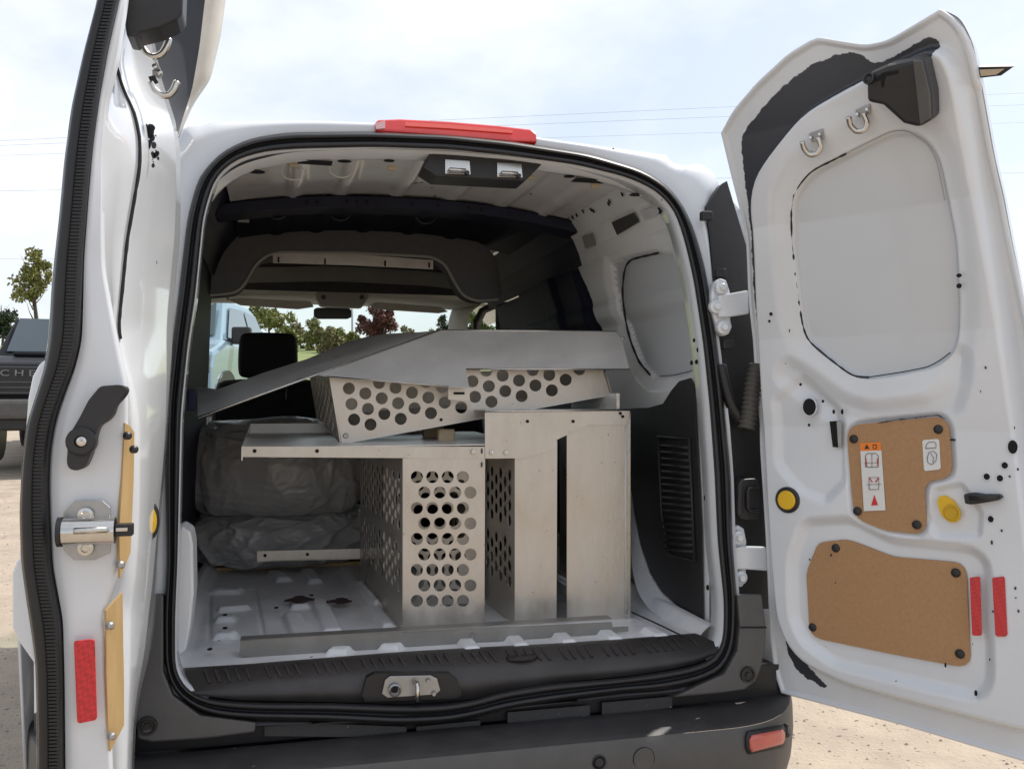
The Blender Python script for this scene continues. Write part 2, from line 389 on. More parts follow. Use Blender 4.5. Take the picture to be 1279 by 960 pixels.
# floor: pressed sheet with long and short ribs
nu, nv = 260, 300
xs = np.linspace(-.62, .64, nu); ys = np.linspace(.0, 1.95, nv); GX, GY = np.meshgrid(xs, ys)
P2 = np.column_stack([GX.ravel(), GY.ravel()]); H = np.zeros(len(P2))
def fpx(u, v): p = at(u, v, z=FZ); return (p.x, p.y)
def rib_poly(a, b, wd):
    a = np.array(a); b = np.array(b); d = (b - a) / np.linalg.norm(b - a); n = np.array((-d[1], d[0])) * wd
    return [a + n, b + n, b - n, a - n]
ribs = [rib_poly(fpx(399,752), fpx(416,791), .020), rib_poly(fpx(366,770), fpx(378,798), .022), rib_poly(fpx(430,712), fpx(486,785), .013), rib_poly(fpx(452,735), fpx(474,760), .012),
        rib_poly(fpx(384,714), fpx(394,728), .018), rib_poly(fpx(266,740), fpx(300,740), .022), rib_poly(fpx(274,763), fpx(310,760), .014), rib_poly(fpx(343,716), fpx(355,726), .02)]
for x in np.arange(.05, .6, .115): ribs.append(rib_poly((x, .02), (x, .10), .016)); ribs.append(rib_poly((x, .5), (x, 1.7), .02))
ribs.append(rib_poly(fpx(420,818), fpx(428,812), .02)); ribs.append(rib_poly(fpx(485,812), fpx(494,806), .02)); 
ribs += [rib_poly(fpx(272,775), fpx(292,774), .02), rib_poly(fpx(272,795), fpx(292,795), .018), rib_poly(fpx(365,756), fpx(385,755), .05)]
for rpoly in ribs: H += .013 * (1 - sstep(sdf(P2, rpoly), -.003, .009))
H -= .006 * (1 - sstep(np.abs(sdf(P2, [fpx(262,742), fpx(318,735), fpx(330,795), fpx(262,800)])) , 0, .006))
Zf = FZ + H.reshape(nv, nu) + .03 * sstep(np.abs(GX - .01), .575, .62)
V = np.column_stack([GX.ravel(), GY.ravel(), Zf.ravel()])
floor = mesh('load_floor', V, grid_faces(nu, nv), FLOORP, van, smooth=True)
for (u, v, a, b) in ((374,749,.034,.022), (425,751,.030,.018)):    # two dark torn patches of old glue
    c = at(u, v, z=FZ + .015); pts = [c + Vector((math.cos(t) * a * (1 + .35 * math.sin(3 * t + u)), math.sin(t) * b * 1.6 * (1 + .3 * math.cos(4 * t)), 0)) for t in np.linspace(0, 2 * math.pi, 15)[:-1]]
    plate('glue_patch', pts, mat('old_glue%d' % u, (.055, .03, .03), .8), van, th=.004, n=Z, off=.004)
for u, v in ((281,774),(281,791),(389,749),(262,818),(345,765)):
    plate('drain_hole', disc_pts(at(u, v, z=FZ), .006, Z, 12, .011, up=Y), HOLE, van, th=.001, off=.0145, n=Z)
# plywood strip at the front edge of the white floor
box('plywood_strip', at(370, 709, z=FZ + .004) + X * .1 + Y * .05, (1.0, .035, .012), PINE, van)
mesh('rear_bulkhead', [(-.68, 1.75, .60), (.68, 1.75, .60), (.68, 1.75, 1.0), (-.68, 1.75, 1.0)], [(0, 1, 2, 3)], SEATM, van, solid=.02)
box('floor_mat', (.0, 1.98, .645), (1.3, 1.45, .02), HOLE, van)

# sill plate: ridged black tread on top, rounded face down to the seal
edge = [(217,838),(300,833),(400,825),(500,817),(600,811),(700,806),(800,799),(875,793)]
e0 = smooth_line([at(u, v, z=FZ + .010) for u, v in edge], 60, it=1)
nose = smooth_line([at(u, v, y=-.045) for u, v in ((224,860),(300,853),(400,846),(500,838),(600,832),(700,827),(800,820),(880,810),(897,803))], 60, it=1)
foot = smooth_line([at(u, v, y=-.070) for u, v in ((232,866),(300,874),(410,876),(500,879),(590,873),(700,852),(800,842),(870,829),(895,815))], 60, it=1)
e0m = [Vector(p) + Y * .03 - Z * .002 for p in e0]
mid1 = [Vector(a).lerp(Vector(b), .93) for a, b in zip(e0, nose)]; mid2 = [Vector(a).lerp(Vector(b), .22) - Y * .004 for a, b in zip(nose, foot)]
sill = loft('sill_plate', [e0m, e0, [Vector(p) for p in mid1], mid2, [Vector(f) for f in foot], [Vector(f) + Y * .09 - Z*.02 for f in foot]], SILLP, van)
Vr = []; Fr = []
def add_box(Vl, Fl, c, ax, s):
    b = len(Vl)
    for dz in (-.5, .5):
        for dx, dy in ((-.5, -.5), (.5, -.5), (.5, .5), (-.5, .5)): Vl.append(Vector(c) + ax[0] * dx * s[0] + ax[1] * dy * s[1] + ax[2] * dz * s[2])
    for f in ((0, 3, 2, 1), (4, 5, 6, 7), (0, 1, 5, 4), (1, 2, 6, 5), (2, 3, 7, 6), (3, 0, 4, 7)): Fl.append(tuple(i + b for i in f))
rs = None
for k in range(46):
    t = .03 + k * .94 / 45; i = int(t * 59); a = Vector(e0[i]); b = Vector(nose[i]); d = (b - a); Ld = d.length * .72; d.normalize()
    c = a.lerp(b, .47) + Z * .0005; ax = (X, (d + X * -.0).normalized(), X.cross(d).normalized())
    if rs is None: rs = box('tread_rib', c, (.005, Ld, .004), SILLP, sill, axes=ax)
    else:
        o = link('tread_rib', rs.data, c, sill)
plate('sill_cap', disc_pts(at(652, 822, y=-.03) , .036, Z, 20, .016, up=Y), RUBBER, sill, th=.006, n=Z, off=.006)
# striker recess in the sill
rc = at(513, 858, y=-.078)
rec = plate('striker_recess', [at(u, v, y=-.076) for u, v in ((458,846),(468,841),(562,841),(572,850),(577,868),(570,872),(456,876),(452,868))], RUBBER, van, th=.02)
pl = plate('striker_plate', [at(u, v, y=-.082) for u, v in ((481,849),(487,844),(538,843),(546,847),(550,862),(544,867),(484,871),(477,866))], ZINC, van, th=.004, bevel=.001)
knob('guide_ring', at(493, 861, y=-.086), -Y, ((.013, -.002), (.0135, .006), (.011, .008), (.008, .003), (.0, .003)), ZINC, pl)
knob('guide_hole', at(493, 861, y=-.0905), -Y, ((.0075, 0), (.0, .0003)), HOLE, pl)
p = at(520, 862, y=-.088)
tube('striker_pin', [p + Z * .018 + X * -.004, p + Z * .020 - Y * .012, p - Y * .02 + Z * .012, p - Y * .022 - Z * .014, p - Z * .016], .0048, STEEL, pl)
for u, v in ((535,850),(542,866)): knob('screw', at(u, v, y=-.086), -Y, ((.005, 0), (.004, .003), (0, .003)), ZINC, pl, 10)

# --- bumper
def bump_line(kind, n=60):
    out = []
    for t in np.linspace(-1, 1, n):
        x = t * .905; c = max(0, abs(x) - .58) / .325
        fy, z = kind(c, x); yy = fy + .34 * c ** 2.6
        out.append(Vector((x * (1 - .012 * c), yy, z)))
    return out
BL = [bump_line(lambda c, x: (-.085 + .05 * c, .512)), bump_line(lambda c, x: (-.19, .508 + .012 * c)), bump_line(lambda c, x: (-.203, .500 + .012 * c)), bump_line(lambda c, x: (-.210, .485 + .012 * c)), bump_line(lambda c, x: (-.214, .44)), bump_line(lambda c, x: (-.205, .385)),
      bump_line(lambda c, x: (-.18, .33)), bump_line(lambda c, x: (-.10, .27))]
bumper = loft('rear_bumper', BL[2:], GREYP, van); bt = loft('bumper_tread', BL[:2] + [[p + Z * .0005 for p in BL[2]]], BUMPTOP, van)
def on_bumper(u, v):
    lo, hi = -.4, .4
    for _ in range(40):
        m_ = (lo + hi) / 2; p = at(u, v, y=m_); c = max(0, abs(p.x) - .58) / .325
        if m_ < -.212 + .34 * c ** 2.6: lo = m_
        else: hi = m_
    return p
fr = [on_bumper(u, v) for u, v in ((932,922),(934,916),(972,908),(976,910),(976,922),(972,927),(936,938),(932,935))]
def bpatch(name, t0, t1, b0_, b1_, m, off):
    o_ = Vector((.35, -.94, 0)) * off; rows = []
    for s in np.linspace(0, 1, 5):
        k_ = .12 if s in (0, 1) else 0
        rows.append([on_bumper(*( (np.array(t0) * (1 - u) + np.array(t1) * u) * (1 - s) + (np.array(b0_) * (1 - u) + np.array(b1_) * u) * s)) + o_ for u in np.linspace(k_ * .5, 1 - k_ * .5, 12)])
    loft(name, rows, m, bumper, solid=.006)
bpatch('reflector_surround', (930,913), (979,904), (930,941), (979,931), RUBBER, .003)
bpatch('fog_reflector', (933,917), (976,908.5), (933,937.5), (976,926), PINK, .007)
for (u, v) in ((982,912), (748,951)):
    c = on_bumper(u, v); n = (CAM - c); n = (n * .3 + (X if u > 900 else -Y)).normalized()
    knob('parking_sensor', c, n, ((.015, -.004), (.015, .003), (.012, .006), (.0095, .003), (.009, .006), (0, .0065)), RUBBER, bumper, 20)
c = on_bumper(804, 947); knob('tow_eye_cover', c, -Y, ((.023, 0), (.023, .0015), (.0215, .0022), (0, .0022)), GREYP, bumper, 28)
loft('tow_eye_groove', [disc_pts(c - Y * .001, .0245, -Y, 28), disc_pts(c - Y * .0016, .0228, -Y, 28)], HOLE, bumper, closed=True)
# grey corner trims
trimR = [(921,742),(952,742),(957,783),(956,810),(950,835),(944,850),(930,861),(900,865),(842,870),(871,856),(905,841),(921,812),(924,780)]
trimL = [(168,742),(204,742),(204,838),(216,868),(250,893),(320,902),(318,914),(255,922),(190,926),(172,922),(168,880)]
for pts, sc, pan in ((trimR, (934, 842), (935, 700)), (trimL, (184, 906), (184, 700))):
    t = plate('corner_trim', [at_rear(u, v, -.028) for u, v in pts], GREYP, van, th=.03, bevel=.004)
    cc = at_rear(*sc, -.030)
    k = knob('trim_screw', cc, -Y, ((.019, 0), (.018, .004), (.014, .004), (.012, .001), (.007, .001), (.006, .004), (0, .004)), RUBBER, t, 20)
plate('trim_joint', [at_rear(u, v, -.0295) for u, v in ((924,782),(957,782),(957,784),(924,784))], HOLE, van, th=.001, off=.002)
for a, b in (((330,903),(508,910)), ((520,910),(600,902)), ((634,892),(737,883)), ((752,880),(840,872))):      # lower flanges below the seal
    (u0, v0), (u1, v1) = a, b
    plate('seal_flange', [at(u0, v0 - 3, y=-.075), at(u1, v1 - 3, y=-.075), at(u1, v1 + 11, y=-.078), at(u0, v0 + 16, y=-.078)], BUMPTOP, van, th=.004, bevel=.001)
box('lower_panel', (0, -.052, .548), (1.62, .02, .075), RUBBER, van)

# --- right D pillar: black lamp-side plastic, hinges, cable gaiter, lock cup
plate('lamp_cover', [at(u, v, y=.03) for u, v in ((882,258),(900,231),(908,226),(960,400),(975,760),(922,760),(915,640),(912,540),(905,470),(896,395),(890,330),(886,290))], BLACKP, van, th=.02)
for (u, v) in ((882,270),(899,341),(908,430)):
    box('cover_clip', at(u, v, y=.005), (.028, .02, .022), BLACKP, van, bevel=.003)
def hinge(pl, arm, bolts):
    h = plate('door_hinge', [at(u, v, y=-.02) for u, v in pl], WHITE, van, th=.02, bevel=.005)
    a0 = [at(u, v, y=-.035) for u, v in arm]
    plate('hinge_arm', a0, WHITE, h, th=.018, bevel=.004)
    for k, (u, v) in enumerate(bolts):
        knob('hinge_bolt', at(u, v, y=-.03), -Y, ((.017, -.006), (.016, .004), (.012, .005), (.0085, .006), (.0085, .012), (.007, .014), (0, .014)), WHITE, h, 14)
hinge([(893,352),(900,347),(908,350),(912,362),(914,380),(913,398),(915,408),(911,417),(903,420),(896,414),(893,400),(888,385),(889,365)], [(898,368),(908,367),(935,362),(936,392),(910,396),(898,396)], ((901,359),(894,383),(903,409)))
hinge([(916,660),(922,655),(930,660),(933,675),(932,700),(933,722),(928,733),(918,733),(914,715),(914,680)], [(918,684),(930,682),(958,683),(960,713),(932,711),(918,711)], ((922,671),(925,721)))
g = [at(u, v, y=-.02) for u, v in ((902,470),(908,498),(922,520),(932,532),(938,520),(944,500),(950,470))]
gp = smooth_line([at(u, v, y=-.03) for u, v in ((932,535),(935,520),(938,500),(941,478),(946,455))], 50, it=2)
tube('cable_gaiter', [Vector(p) for p in gp], [.019 + .003 * math.sin(i * math.pi / 1.8) for i in range(50)], mat('gaiter_rubber', (.07, .065, .055), .6), van, seg=14)
tube('door_cable', smooth_line([at(u, v, y=-.015) for u, v in ((900,455),(905,480),(912,505),(925,525),(934,532))], 14), .014, RUBBER, van)
cup = plate('lock_cup', [at(u, v, y=-.03) for u, v in ((922,604),(926,598),(944,597),(950,602),(952,640),(948,648),(928,649),(921,643))], BLACKP, van, th=.02, bevel=.006)
plate('cup_recess', [at(u, v, y=-.0325) for u, v in ((929,607),(943,605),(947,610),(947,636),(943,641),(931,641),(927,636))], RUBBER, cup, th=.004, bevel=.001)
tube('cup_bail', [at(u, v, y=-.04) for u, v in ((948,609),(936,609),(934,614),(934,634),(937,638),(948,638))], .0035, BLACKP, cup)
for (u, v) in ((881,650),(882,668),(887,700),(888,688)):
    pass
# holes and dimples down the right pillar return
for u, v, a, b in ((871,437,.004,.006),(866,425,.003,.005),(880,621,.004,.007),(884,652,.004,.007),(883,733,.004,.007),(863,453,.004,.006),(869,452,.004,.006)):
    plate('pillar_hole', disc_pts(at(u, v, y=.035), a, -Y, 10, b), HOLE, frame, th=.001, off=.004)
# high brake light
bl = [(467,154),(472,149),(500,148),(560,151),(620,156),(664,161),(670,166),(671,177),(640,176),(560,169),(500,165),(470,163)]
lamp = plate('brake_light', [at_rear(u, v, -.012) for u, v in bl], REDL, van, th=.05, bevel=.005)
plate('lamp_strip', [at_rear(u, v, -.0135) for u, v in ((506,153),(560,156),(640,163),(640,167),(560,161),(506,158))], mat('lamp_inner', (.85, .10, .07), .15, coat=1), lamp, th=.003, off=.002)
plate('lamp_end', [at_rear(u, v, -.0135) for u, v in ((468,155),(481,151),(481,161),(470,162))], mat('lamp_end_lens', (.62, .35, .36), .2, coat=1), lamp, th=.003, off=.002)
# roof gutter line
tube('roof_gutter', [at_rear(u, v, .004) for u, v in ((300,160),(400,158),(480,161),(570,166),(680,178),(760,190),(810,202))], .004, WHITE, van)
# bolts/holes in the frame
for u, v in ((766,187),): knob('frame_hole', at_rear(u, v, -.002), -Y, ((.004, 0), (0, .0005)), HOLE, frame, 8)

# ============================================================ LOAD SPACE: roof, walls, cab
# ceiling skin (heightfield), ribs run lengthwise
nu, nv = 150, 110
xs = np.linspace(-.52, .52, nu); ys = np.linspace(.13, 1.55, nv); GX, GY = np.meshgrid(xs, ys); P2 = np.column_stack([GX.ravel(), GY.ravel()])
H = 1.846 - .045 * (np.abs(P2[:, 0]) / .5) ** 2.2
for x in (-.36, -.22, -.05, .12, .28, .42): H -= .008 * (1 - sstep(np.abs(P2[:, 0] - x - .03 * np.sin(P2[:, 1] * 3)), .008, .03))
V = np.column_stack([P2, H]); ys_ = ys
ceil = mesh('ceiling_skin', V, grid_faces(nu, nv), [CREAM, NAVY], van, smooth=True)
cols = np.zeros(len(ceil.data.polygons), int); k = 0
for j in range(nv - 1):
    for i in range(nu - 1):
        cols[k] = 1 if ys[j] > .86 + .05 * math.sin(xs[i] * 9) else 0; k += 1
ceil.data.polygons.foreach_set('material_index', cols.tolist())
# header inside the rear frame
hd0 = smooth_line([at(u, v, y=.085) for u, v in ((262,240),(270,226),(300,205),(360,190),(467,186),(560,189),(640,196),(720,207),(785,222),(825,240),(848,268),(860,310))], 60)
hdr = [[Vector(p) for p in hd0]]
hdr.append([Vector((p[0] * 1.0, .13, p[2] - .010)) for p in hd0]); hdr.append([Vector((p[0] * 1.0, .165, p[2] - .004)) for p in hd0]); hdr.append([Vector((p[0] * 1.005, .185, p[2] + .05)) for p in hd0])
header = loft('roof_header', hdr, WHITEIN, van)
_o = np.argsort(hd0[:, 0])
def hz_(x): return float(np.interp(x, hd0[_o, 0], hd0[_o, 2]))
def hd_hole(u, v, a, b):
    c = at(u, v, y=.145); c.z = hz_(c.x) - .0095; plate('header_hole', [c + X * math.cos(t) * a + Y * math.sin(t) * b for t in np.linspace(0, 2 * math.pi, 17)[:-1]], HOLE, header, th=.001, n=-Z, off=.002)
for q in ((320,200,.020,.018),(432,193,.013,.012),(429,199,.014,.012),(486,198,.013,.012),(711,213,.014,.014),(794,232,.017,.016)): hd_hole(*q)
for u0, v0, u1, v1 in ((372,194,415,199),(716,217,758,225)):
    c = at((u0 + u1) / 2, (v0 + v1) / 2, y=.145); c.z = hz_(c.x) - .0095; a = (at(u1, v0, y=.145) - at(u0, v0, y=.145)).x / 2
    plate('header_slot', [c + X * i * a + Y * j * .02 for i, j in ((-1, -1), (1, -1), (1, 1), (-1, 1))], HOLE, header, th=.001, n=-Z, off=.002)
# roof bows
def bow(name, y, z0, w, h, m, drop=.04, xr=.56):
    xs = np.linspace(-xr, xr, 30); prof = ((-w / 2 - .012, 0), (-w / 2, 0), (-w / 2 + .004, -h), (w / 2 - .004, -h), (w / 2, 0), (w / 2 + .012, 0))
    return loft(name, [[Vector((x, y + a, z0 - drop * (abs(x) / .5) ** 2.2 + b)) for x in xs] for a, b in prof], m, van, smooth=False)
b1 = bow('roof_bow', .86, 1.836, .12, .03, NAVY); 
for x in (-.3, -.27, -.18, -.15, -.12, .02, .1, .2, .24, .33):
    c = Vector((x, .800, 1.821 - .04 * (abs(x) / .5) ** 2.2)); knob('bow_hole', c - Y * .0, -Y, ((.006, 0), (0, .0006)), HOLE, b1, 10)
for u, v in ((345,262),(425,264),(532,268)):           # lashing rings
    c = at(u, v, y=.93); r = .033; tube('lashing_ring', [c + Vector((math.sin(t) * r, .004, -math.cos(t) * r * .85)) for t in np.linspace(-2.4, 2.4, 18)], .0038, RUBBER, van, seg=6)
    box('ring_bracket', c + Z * .03, (.05, .02, .014), NAVY, van, bevel=.002)
for u, v in ((426,212),(366,215)):
    c = at(u, v, y=.35); tube('wire_loop', [c + Vector((math.sin(t) * .03, 0, -math.cos(t) * .02)) for t in np.linspace(-2.6, 2.6, 16)], .0013, CREAM, van, seg=5)
for u, v in ((304,270),): box('zinc_bracket', at(u, v, y=.95), (.035, .02, .04), ZINC, van, bevel=.003)
for u, v in ((367,206),(489,210)): box('cable_clip', at(u, v, y=.22), (.02, .012, .010), FOAM, van, bevel=.002)
box('header_clip', at(618 + 125, 232, y=.24), (.022, .012, .012), FOAM, van, bevel=.002)
box('header_clip', at(662, 221, y=.22), (.022, .012, .010), FOAM, van, bevel=.002)
# cant rails and side walls
def cant(s, name, m):
    V = []; F = []; pr = ((.50, 1.822), (.53, 1.80), (.572, 1.745), (.592, 1.70), (.605, 1.655)); ys = np.linspace(.13, 2.3, 24)
    for y in ys:
        for x, z in pr: V.append((s * x, y, z))
    return mesh(name, V, grid_faces(5, 24), m, van, smooth=False)
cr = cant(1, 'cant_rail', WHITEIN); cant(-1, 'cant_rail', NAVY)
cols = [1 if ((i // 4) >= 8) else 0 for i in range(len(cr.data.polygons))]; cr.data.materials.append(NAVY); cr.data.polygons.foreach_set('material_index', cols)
# right wall heightfield, relief towards -x
WXX = .655
def wp(u, v): p = at(u, v, x=WXX); return (p.y, p.z)
nu, nv = 300, 220
ys = np.linspace(.06, 2.25, nu); zs = np.linspace(.60, 1.66, nv); GY, GZ = np.meshgrid(ys, zs); P2 = np.column_stack([GY.ravel(), GZ.ravel()])
win = [wp(*q) for q in ((779,330),(775,360),(779,400),(784,422),(797,455),(812,471),(850,466),(866,461),(862,400),(857,345),(852,317),(830,315),(792,323))]
pil = [wp(*q) for q in ((705,283),(724,295),(738,330),(746,360),(752,410),(757,520),(757,640),(600,700),(600,283))]
D = np.zeros(len(P2))
D += .012 * (1 - sstep(sdf(P2, win), -.004, .004)) + .014 * (1 - sstep(sdf(P2, win), -.01, .05))
D += .03 * (1 - sstep(sdf(P2, pil), -.012, .012))
slot = [wp(*q) for q in ((803,262),(820,257),(824,266),(806,276))]; D += .012 * (1 - sstep(sdf(P2, slot), -.006, .006))
slot2 = [wp(*q) for q in ((733,293),(742,291),(745,308),(736,311))]; D += .02 * (1 - sstep(sdf(P2, slot2), -.006, .006))
sd_ = [wp(*q) for q in ((660,345),(700,325),(735,330),(742,440),(700,440),(665,440))]
D -= .03 * (1 - sstep(sdf(P2, sd_), -.02, .02)) ; sr = [wp(*q) for q in ((693,330),(706,322),(716,440),(700,440))]; D -= .02 * (1 - sstep(sdf(P2, sr), -.01, .02))
D += .012 * np.sin(P2[:, 0] * 3) * 0
X_ = WXX + D - .055 * sstep(P2[:, 1], 1.40, 1.68) - .012 * (1 - sstep(np.abs(P2[:, 1] - 1.49), .01, .05))
V = np.column_stack([X_, P2[:, 0], P2[:, 1]])
wallr = mesh('side_wall_lining', V, grid_faces(nu, nv), [WHITEIN, NAVY, PANELW], van, smooth=True)
cc = P2.reshape(nv, nu, 2); mid = (cc[:-1, :-1] + cc[1:, 1:]) / 2; midf = mid.reshape(-1, 2)
jit = .008 * np.sin(midf[:, 1] * 60) + .005 * np.sin(midf[:, 1] * 143)
mi = np.where(sdf(midf, pil) + jit < .0, 1, np.where(sdf(midf, win) < -.002, 2, 0)); wallr.data.polygons.foreach_set('material_index', mi.astype(int).tolist())
def wallx(z): return WXX - .055 * float(sstep(np.array(z), 1.40, 1.68))
def wallpt(u, v, off=0.0):
    x = WXX
    for _ in range(10): p = at(u, v, x=x); x = wallx(p.z) + off
    return at(u, v, x=x)
CN = Vector((-.10, 0, -.062)).normalized()
def cantpt(u, v): return at_plane(u, v, Vector((.592, 0, 1.70)) + CN * .004, CN)
# black seam round the recessed window blank
plate('pressed_pad', [cantpt(u, v) + CN * .004 for u, v in ((801,262),(820,257),(825,267),(806,275))], WHITE, van, th=.004, bevel=.002)
wl = [wallpt(u, v, .008) for u, v in ((822,316),(800,321),(786,325),(780,335),(777,365),(781,400),(787,425),(798,452),(812,468))]
tube('window_seam', smooth_line(wl, 40), [.0032 + .0008 * math.sin(i * 1.7) for i in range(40)], SEAM, van, seg=6)
tube('window_seam', smooth_line([wallpt(u, v, .006) for u, v in ((824,470),(845,468),(864,463))], 12), .0014, SEAM, van, seg=5)
plate('wall_opening', [cantpt(u, v) + CN * .004 for u, v in ((765,277),(792,265),(799,277),(772,293))], mat('wall_opening_dark', (.05, .05, .048), .7), van, th=.003)
plate('wall_opening', [cantpt(u, v) + CN * .004 for u, v in ((728,295),(740,291),(744,306),(732,310))], ZINC, van, th=.003)
for k in range(5): 
    u = 700 + k * 11.5; v = 266 - k * 5.3
    c = cantpt(u, v); box('rail_notch', c, (.004, .045, .014), HOLE, van)
for u, v in ((715,272),(720,269),(728,264),(738,262),(741,264),(761,252),(760,255),(777,243)):
    knob('rail_hole', cantpt(u, v), CN, ((.007, 0), (0, .0008)), HOLE, van, 10)
for u, v, a, b in ((825,262,.006,.02),(844,290,.01,.02),(849,300,.006,.02),(852,308,.005,.015),(846,296,.012,.004),(855,336,.016,.004),(860,342,.004,.014)):
    plate('pillar_chip', [at(u, v, y=.10) + X * math.cos(t) * a * (1 + .4 * math.sin(5 * t)) + Z * math.sin(t) * b * (1 + .3 * math.cos(3 * t)) * .5 for t in np.linspace(0, 2 * math.pi, 12)[:-1]], HOLE, van, th=.001, n=-Y)
# black trim panel with louvres on the right wall, wheel-arch sweep below
trim = [(862,472),(848,476),(838,488),(828,504),(810,509),(786,510),(770,510),(770,610),(789,612),(792,640),(800,680),(812,715),(826,738),(850,760),(877,776),(875,660),(869,535),(866,480)]
def trim_pt(u, v, x=.645):
    p = at(u, v, x=x)
    if p.y < .075: p.y = .075
    return p
tp = plate('trim_panel', [trim_pt(u, v) for u, v in trim], BLACKP, van, th=.004, n=-X)
fm = [trim_pt(u, v, .642) for u, v in ((822,545),(861,548),(868,700),(835,692),(826,640))]
tube('louvre_frame', fm + [fm[0]], .005, BLACKP, tp, seg=6)
for k in range(17):
    v = 556 + k * 8.1
    a = trim_pt(826 + (k * .25), v, .6415); b = trim_pt(860 + k * .35, v + 3, .6415)
    tube('louvre', [a, b], .0045, BLACKP, tp, seg=6)
arch = [[at(u, v, x=xx) for u, v in L_] for xx, L_ in (
    (.652, [(785,590),(789,612),(793,640),(801,680),(813,715),(827,738),(851,760),(877,777)]),
    (.620, [(783,600),(788,640),(790,670),(795,700),(803,730),(818,752),(842,772),(874,790)]),
    (.590, [(780,620),(786,660),(788,690),(790,715),(797,742),(812,762),(836,780),(868,793)]))]
arch = [[Vector(p) for p in smooth_line(l, 30)] for l in arch]
loft('wheel_arch', arch, FLOORP, van)
tube('floor_seam', smooth_line([at(u, v, z=FZ + .012) for u, v in ((789,764),(820,778),(853,794))], 10), .0022, SEAM, van, seg=5)
# left wall, dark, with the white arch stub
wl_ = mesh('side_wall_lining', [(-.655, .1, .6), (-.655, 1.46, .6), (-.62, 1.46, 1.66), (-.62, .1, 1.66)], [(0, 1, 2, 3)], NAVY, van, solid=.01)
st = [(221,660),(226,657),(238,664),(241,680),(242,740),(238,780),(232,812),(220,820)]
plate('wheel_arch', [at(u, v, y=.10) for u, v in st], WHITEIN, van, th=.10, bevel=.012)
for (u, v, m) in ((240,500,NAVY),): box('wall_bracket', at(u, v, y=.35), (.02, .05, .05), m, van, bevel=.004)
# rear latch housing under the header with two strikers
hous = plate('latch_housing', [at(u, v, y=.10) for u, v in ((536,192),(542,189),(675,199),(679,203),(670,212),(656,226),(545,220),(528,209))], BLACKP, van, th=.09, bevel=.004)
for u in (571, 636):
    p = plate('striker_plate', [at(u + a, 211 + b + (u - 571) * .06, y=.096) for a, b in ((-15, -12), (16, -10), (17, 7), (-15, 6))], STEEL, van, th=.003, bevel=.001)
    c = at(u, 213 + (u - 571) * .06, y=.085)
    tube('striker_pin', [c - X * .018 + Y * .01, c - X * .018 - Y * .006, c + X * .018 - Y * .006, c + X * .018 + Y * .01], .0045, STEEL, p, seg=8)
    knob('screw', c + X * .024 - Z * .004, -Y, ((.006, -.006), (.005, .004), (0, .004)), BLACKP, p, 10)

# --- headliner arch, overhead shelf and cab front
arch_o = [(236,372),(236,330),(262,318),(290,300),(330,292),(420,293),(520,298),(575,306),(604,314),(622,335),(627,370)]
arch_i = [(245,370),(262,369),(296,366),(308,352),(318,332),(332,319),(350,315),(440,316),(540,321),(556,330),(566,350),(578,370),(596,377),(622,374)]
NA = 70
ao = smooth_line([at(u, v, y=1.42) for u, v in arch_o], NA, it=1); ai = smooth_line([at(u, v, y=1.40) for u, v in arch_i], NA, it=2)
ac = smooth_line([at(u, v, y=1.55) for u, v in arch_i], NA, it=2)
A0 = [Vector(p) for p in ao]; A1 = [Vector(p) for p in ai]; A2 = [Vector(p) + Y * .10 for p in ai]
loft('headliner_arch', [[p + Y * .02 + Z * .04 for p in A0], A0, [a.lerp(b, .92) for a, b in zip(A0, A1)], A1, A2], HEADL, van)
tube('arch_trim', [p - Y * .004 for p in A1], .006, HEADF, van, seg=6)
bar = plate('aluminium_strip', [at(u, v, y=1.385) for u, v in ((341,316),(440,317),(541,325),(541,336),(440,331),(341,328))], ALU, van, th=.006)
for u in (348, 406, 481, 536): box('strip_screw', at(u, 324 + (u - 340) * .035, y=1.38), (.006, .004, .02), HOLE, bar)
# shelf cavity (dark), front headliner
loft('overhead_shelf', [[Vector((x, y, z)) for x in np.linspace(-.66, .66, 8)] for y, z in ((1.5, 1.86), (2.1, 1.86), (2.35, 1.84), (2.36, 1.72))], HEADD, van, smooth=False)
f0 = [at(u, v, y=2.35) for u, v in ((250,362),(300,353),(420,351),(540,357),(600,366))]
f1 = [at(u, v, y=2.9) for u, v in ((250,374),(300,371),(420,374),(540,379),(596,384))]
f2 = [at(u, v, y=3.2) for u, v in ((262,378),(300,379),(420,381),(540,386),(590,388))]
fl = [[Vector(p) for p in smooth_line(l, 24, it=1)] for l in (f0, f1, f2)]
loft('front_headliner', [[p + Z * .07 for p in fl[0]]] + fl + [[p + Z * .1 + Y*.1 for p in fl[2]]], HEADF, van)
plate('warning_label', [at(u, v, y=2.55) for u, v in ((411,355),(449,356),(449,360),(411,359))], mat('yellow_label', (.75, .6, .05), .5), van, th=.001, off=.03)
con = plate('overhead_console', [at(u, v, y=2.6) for u, v in ((392,368),(400,362),(455,363),(463,370),(452,384),(400,382))], HEADF, van, th=.08, bevel=.01)
for u in (404, 452): knob('reading_lamp', at(u, 371, y=2.598), -Y, ((.012, -.002), (.011, .003), (0, .003)), HEADD, con, 12)
for q in ([(285,374),(300,372),(388,376),(392,383),(372,386),(300,381)], [(462,380),(470,377),(550,383),(560,389),(548,391),(470,386)]):
    plate('sun_visor', [at(u, v, y=2.8) for u, v in q], HEADF, van, th=.02, bevel=.004)
tube('mirror_stem', [at(416, 377, y=3.0), at(416, 386, y=2.97)], .014, HEADD, van)
plate('rear_view_mirror', [at(u, v, y=2.95) for u, v in ((392,386),(396,384),(435,384),(439,387),(439,396),(434,398),(397,398),(392,395))], mat('mirror_case', (.03, .04, .045), .3), van, th=.03, bevel=.004)
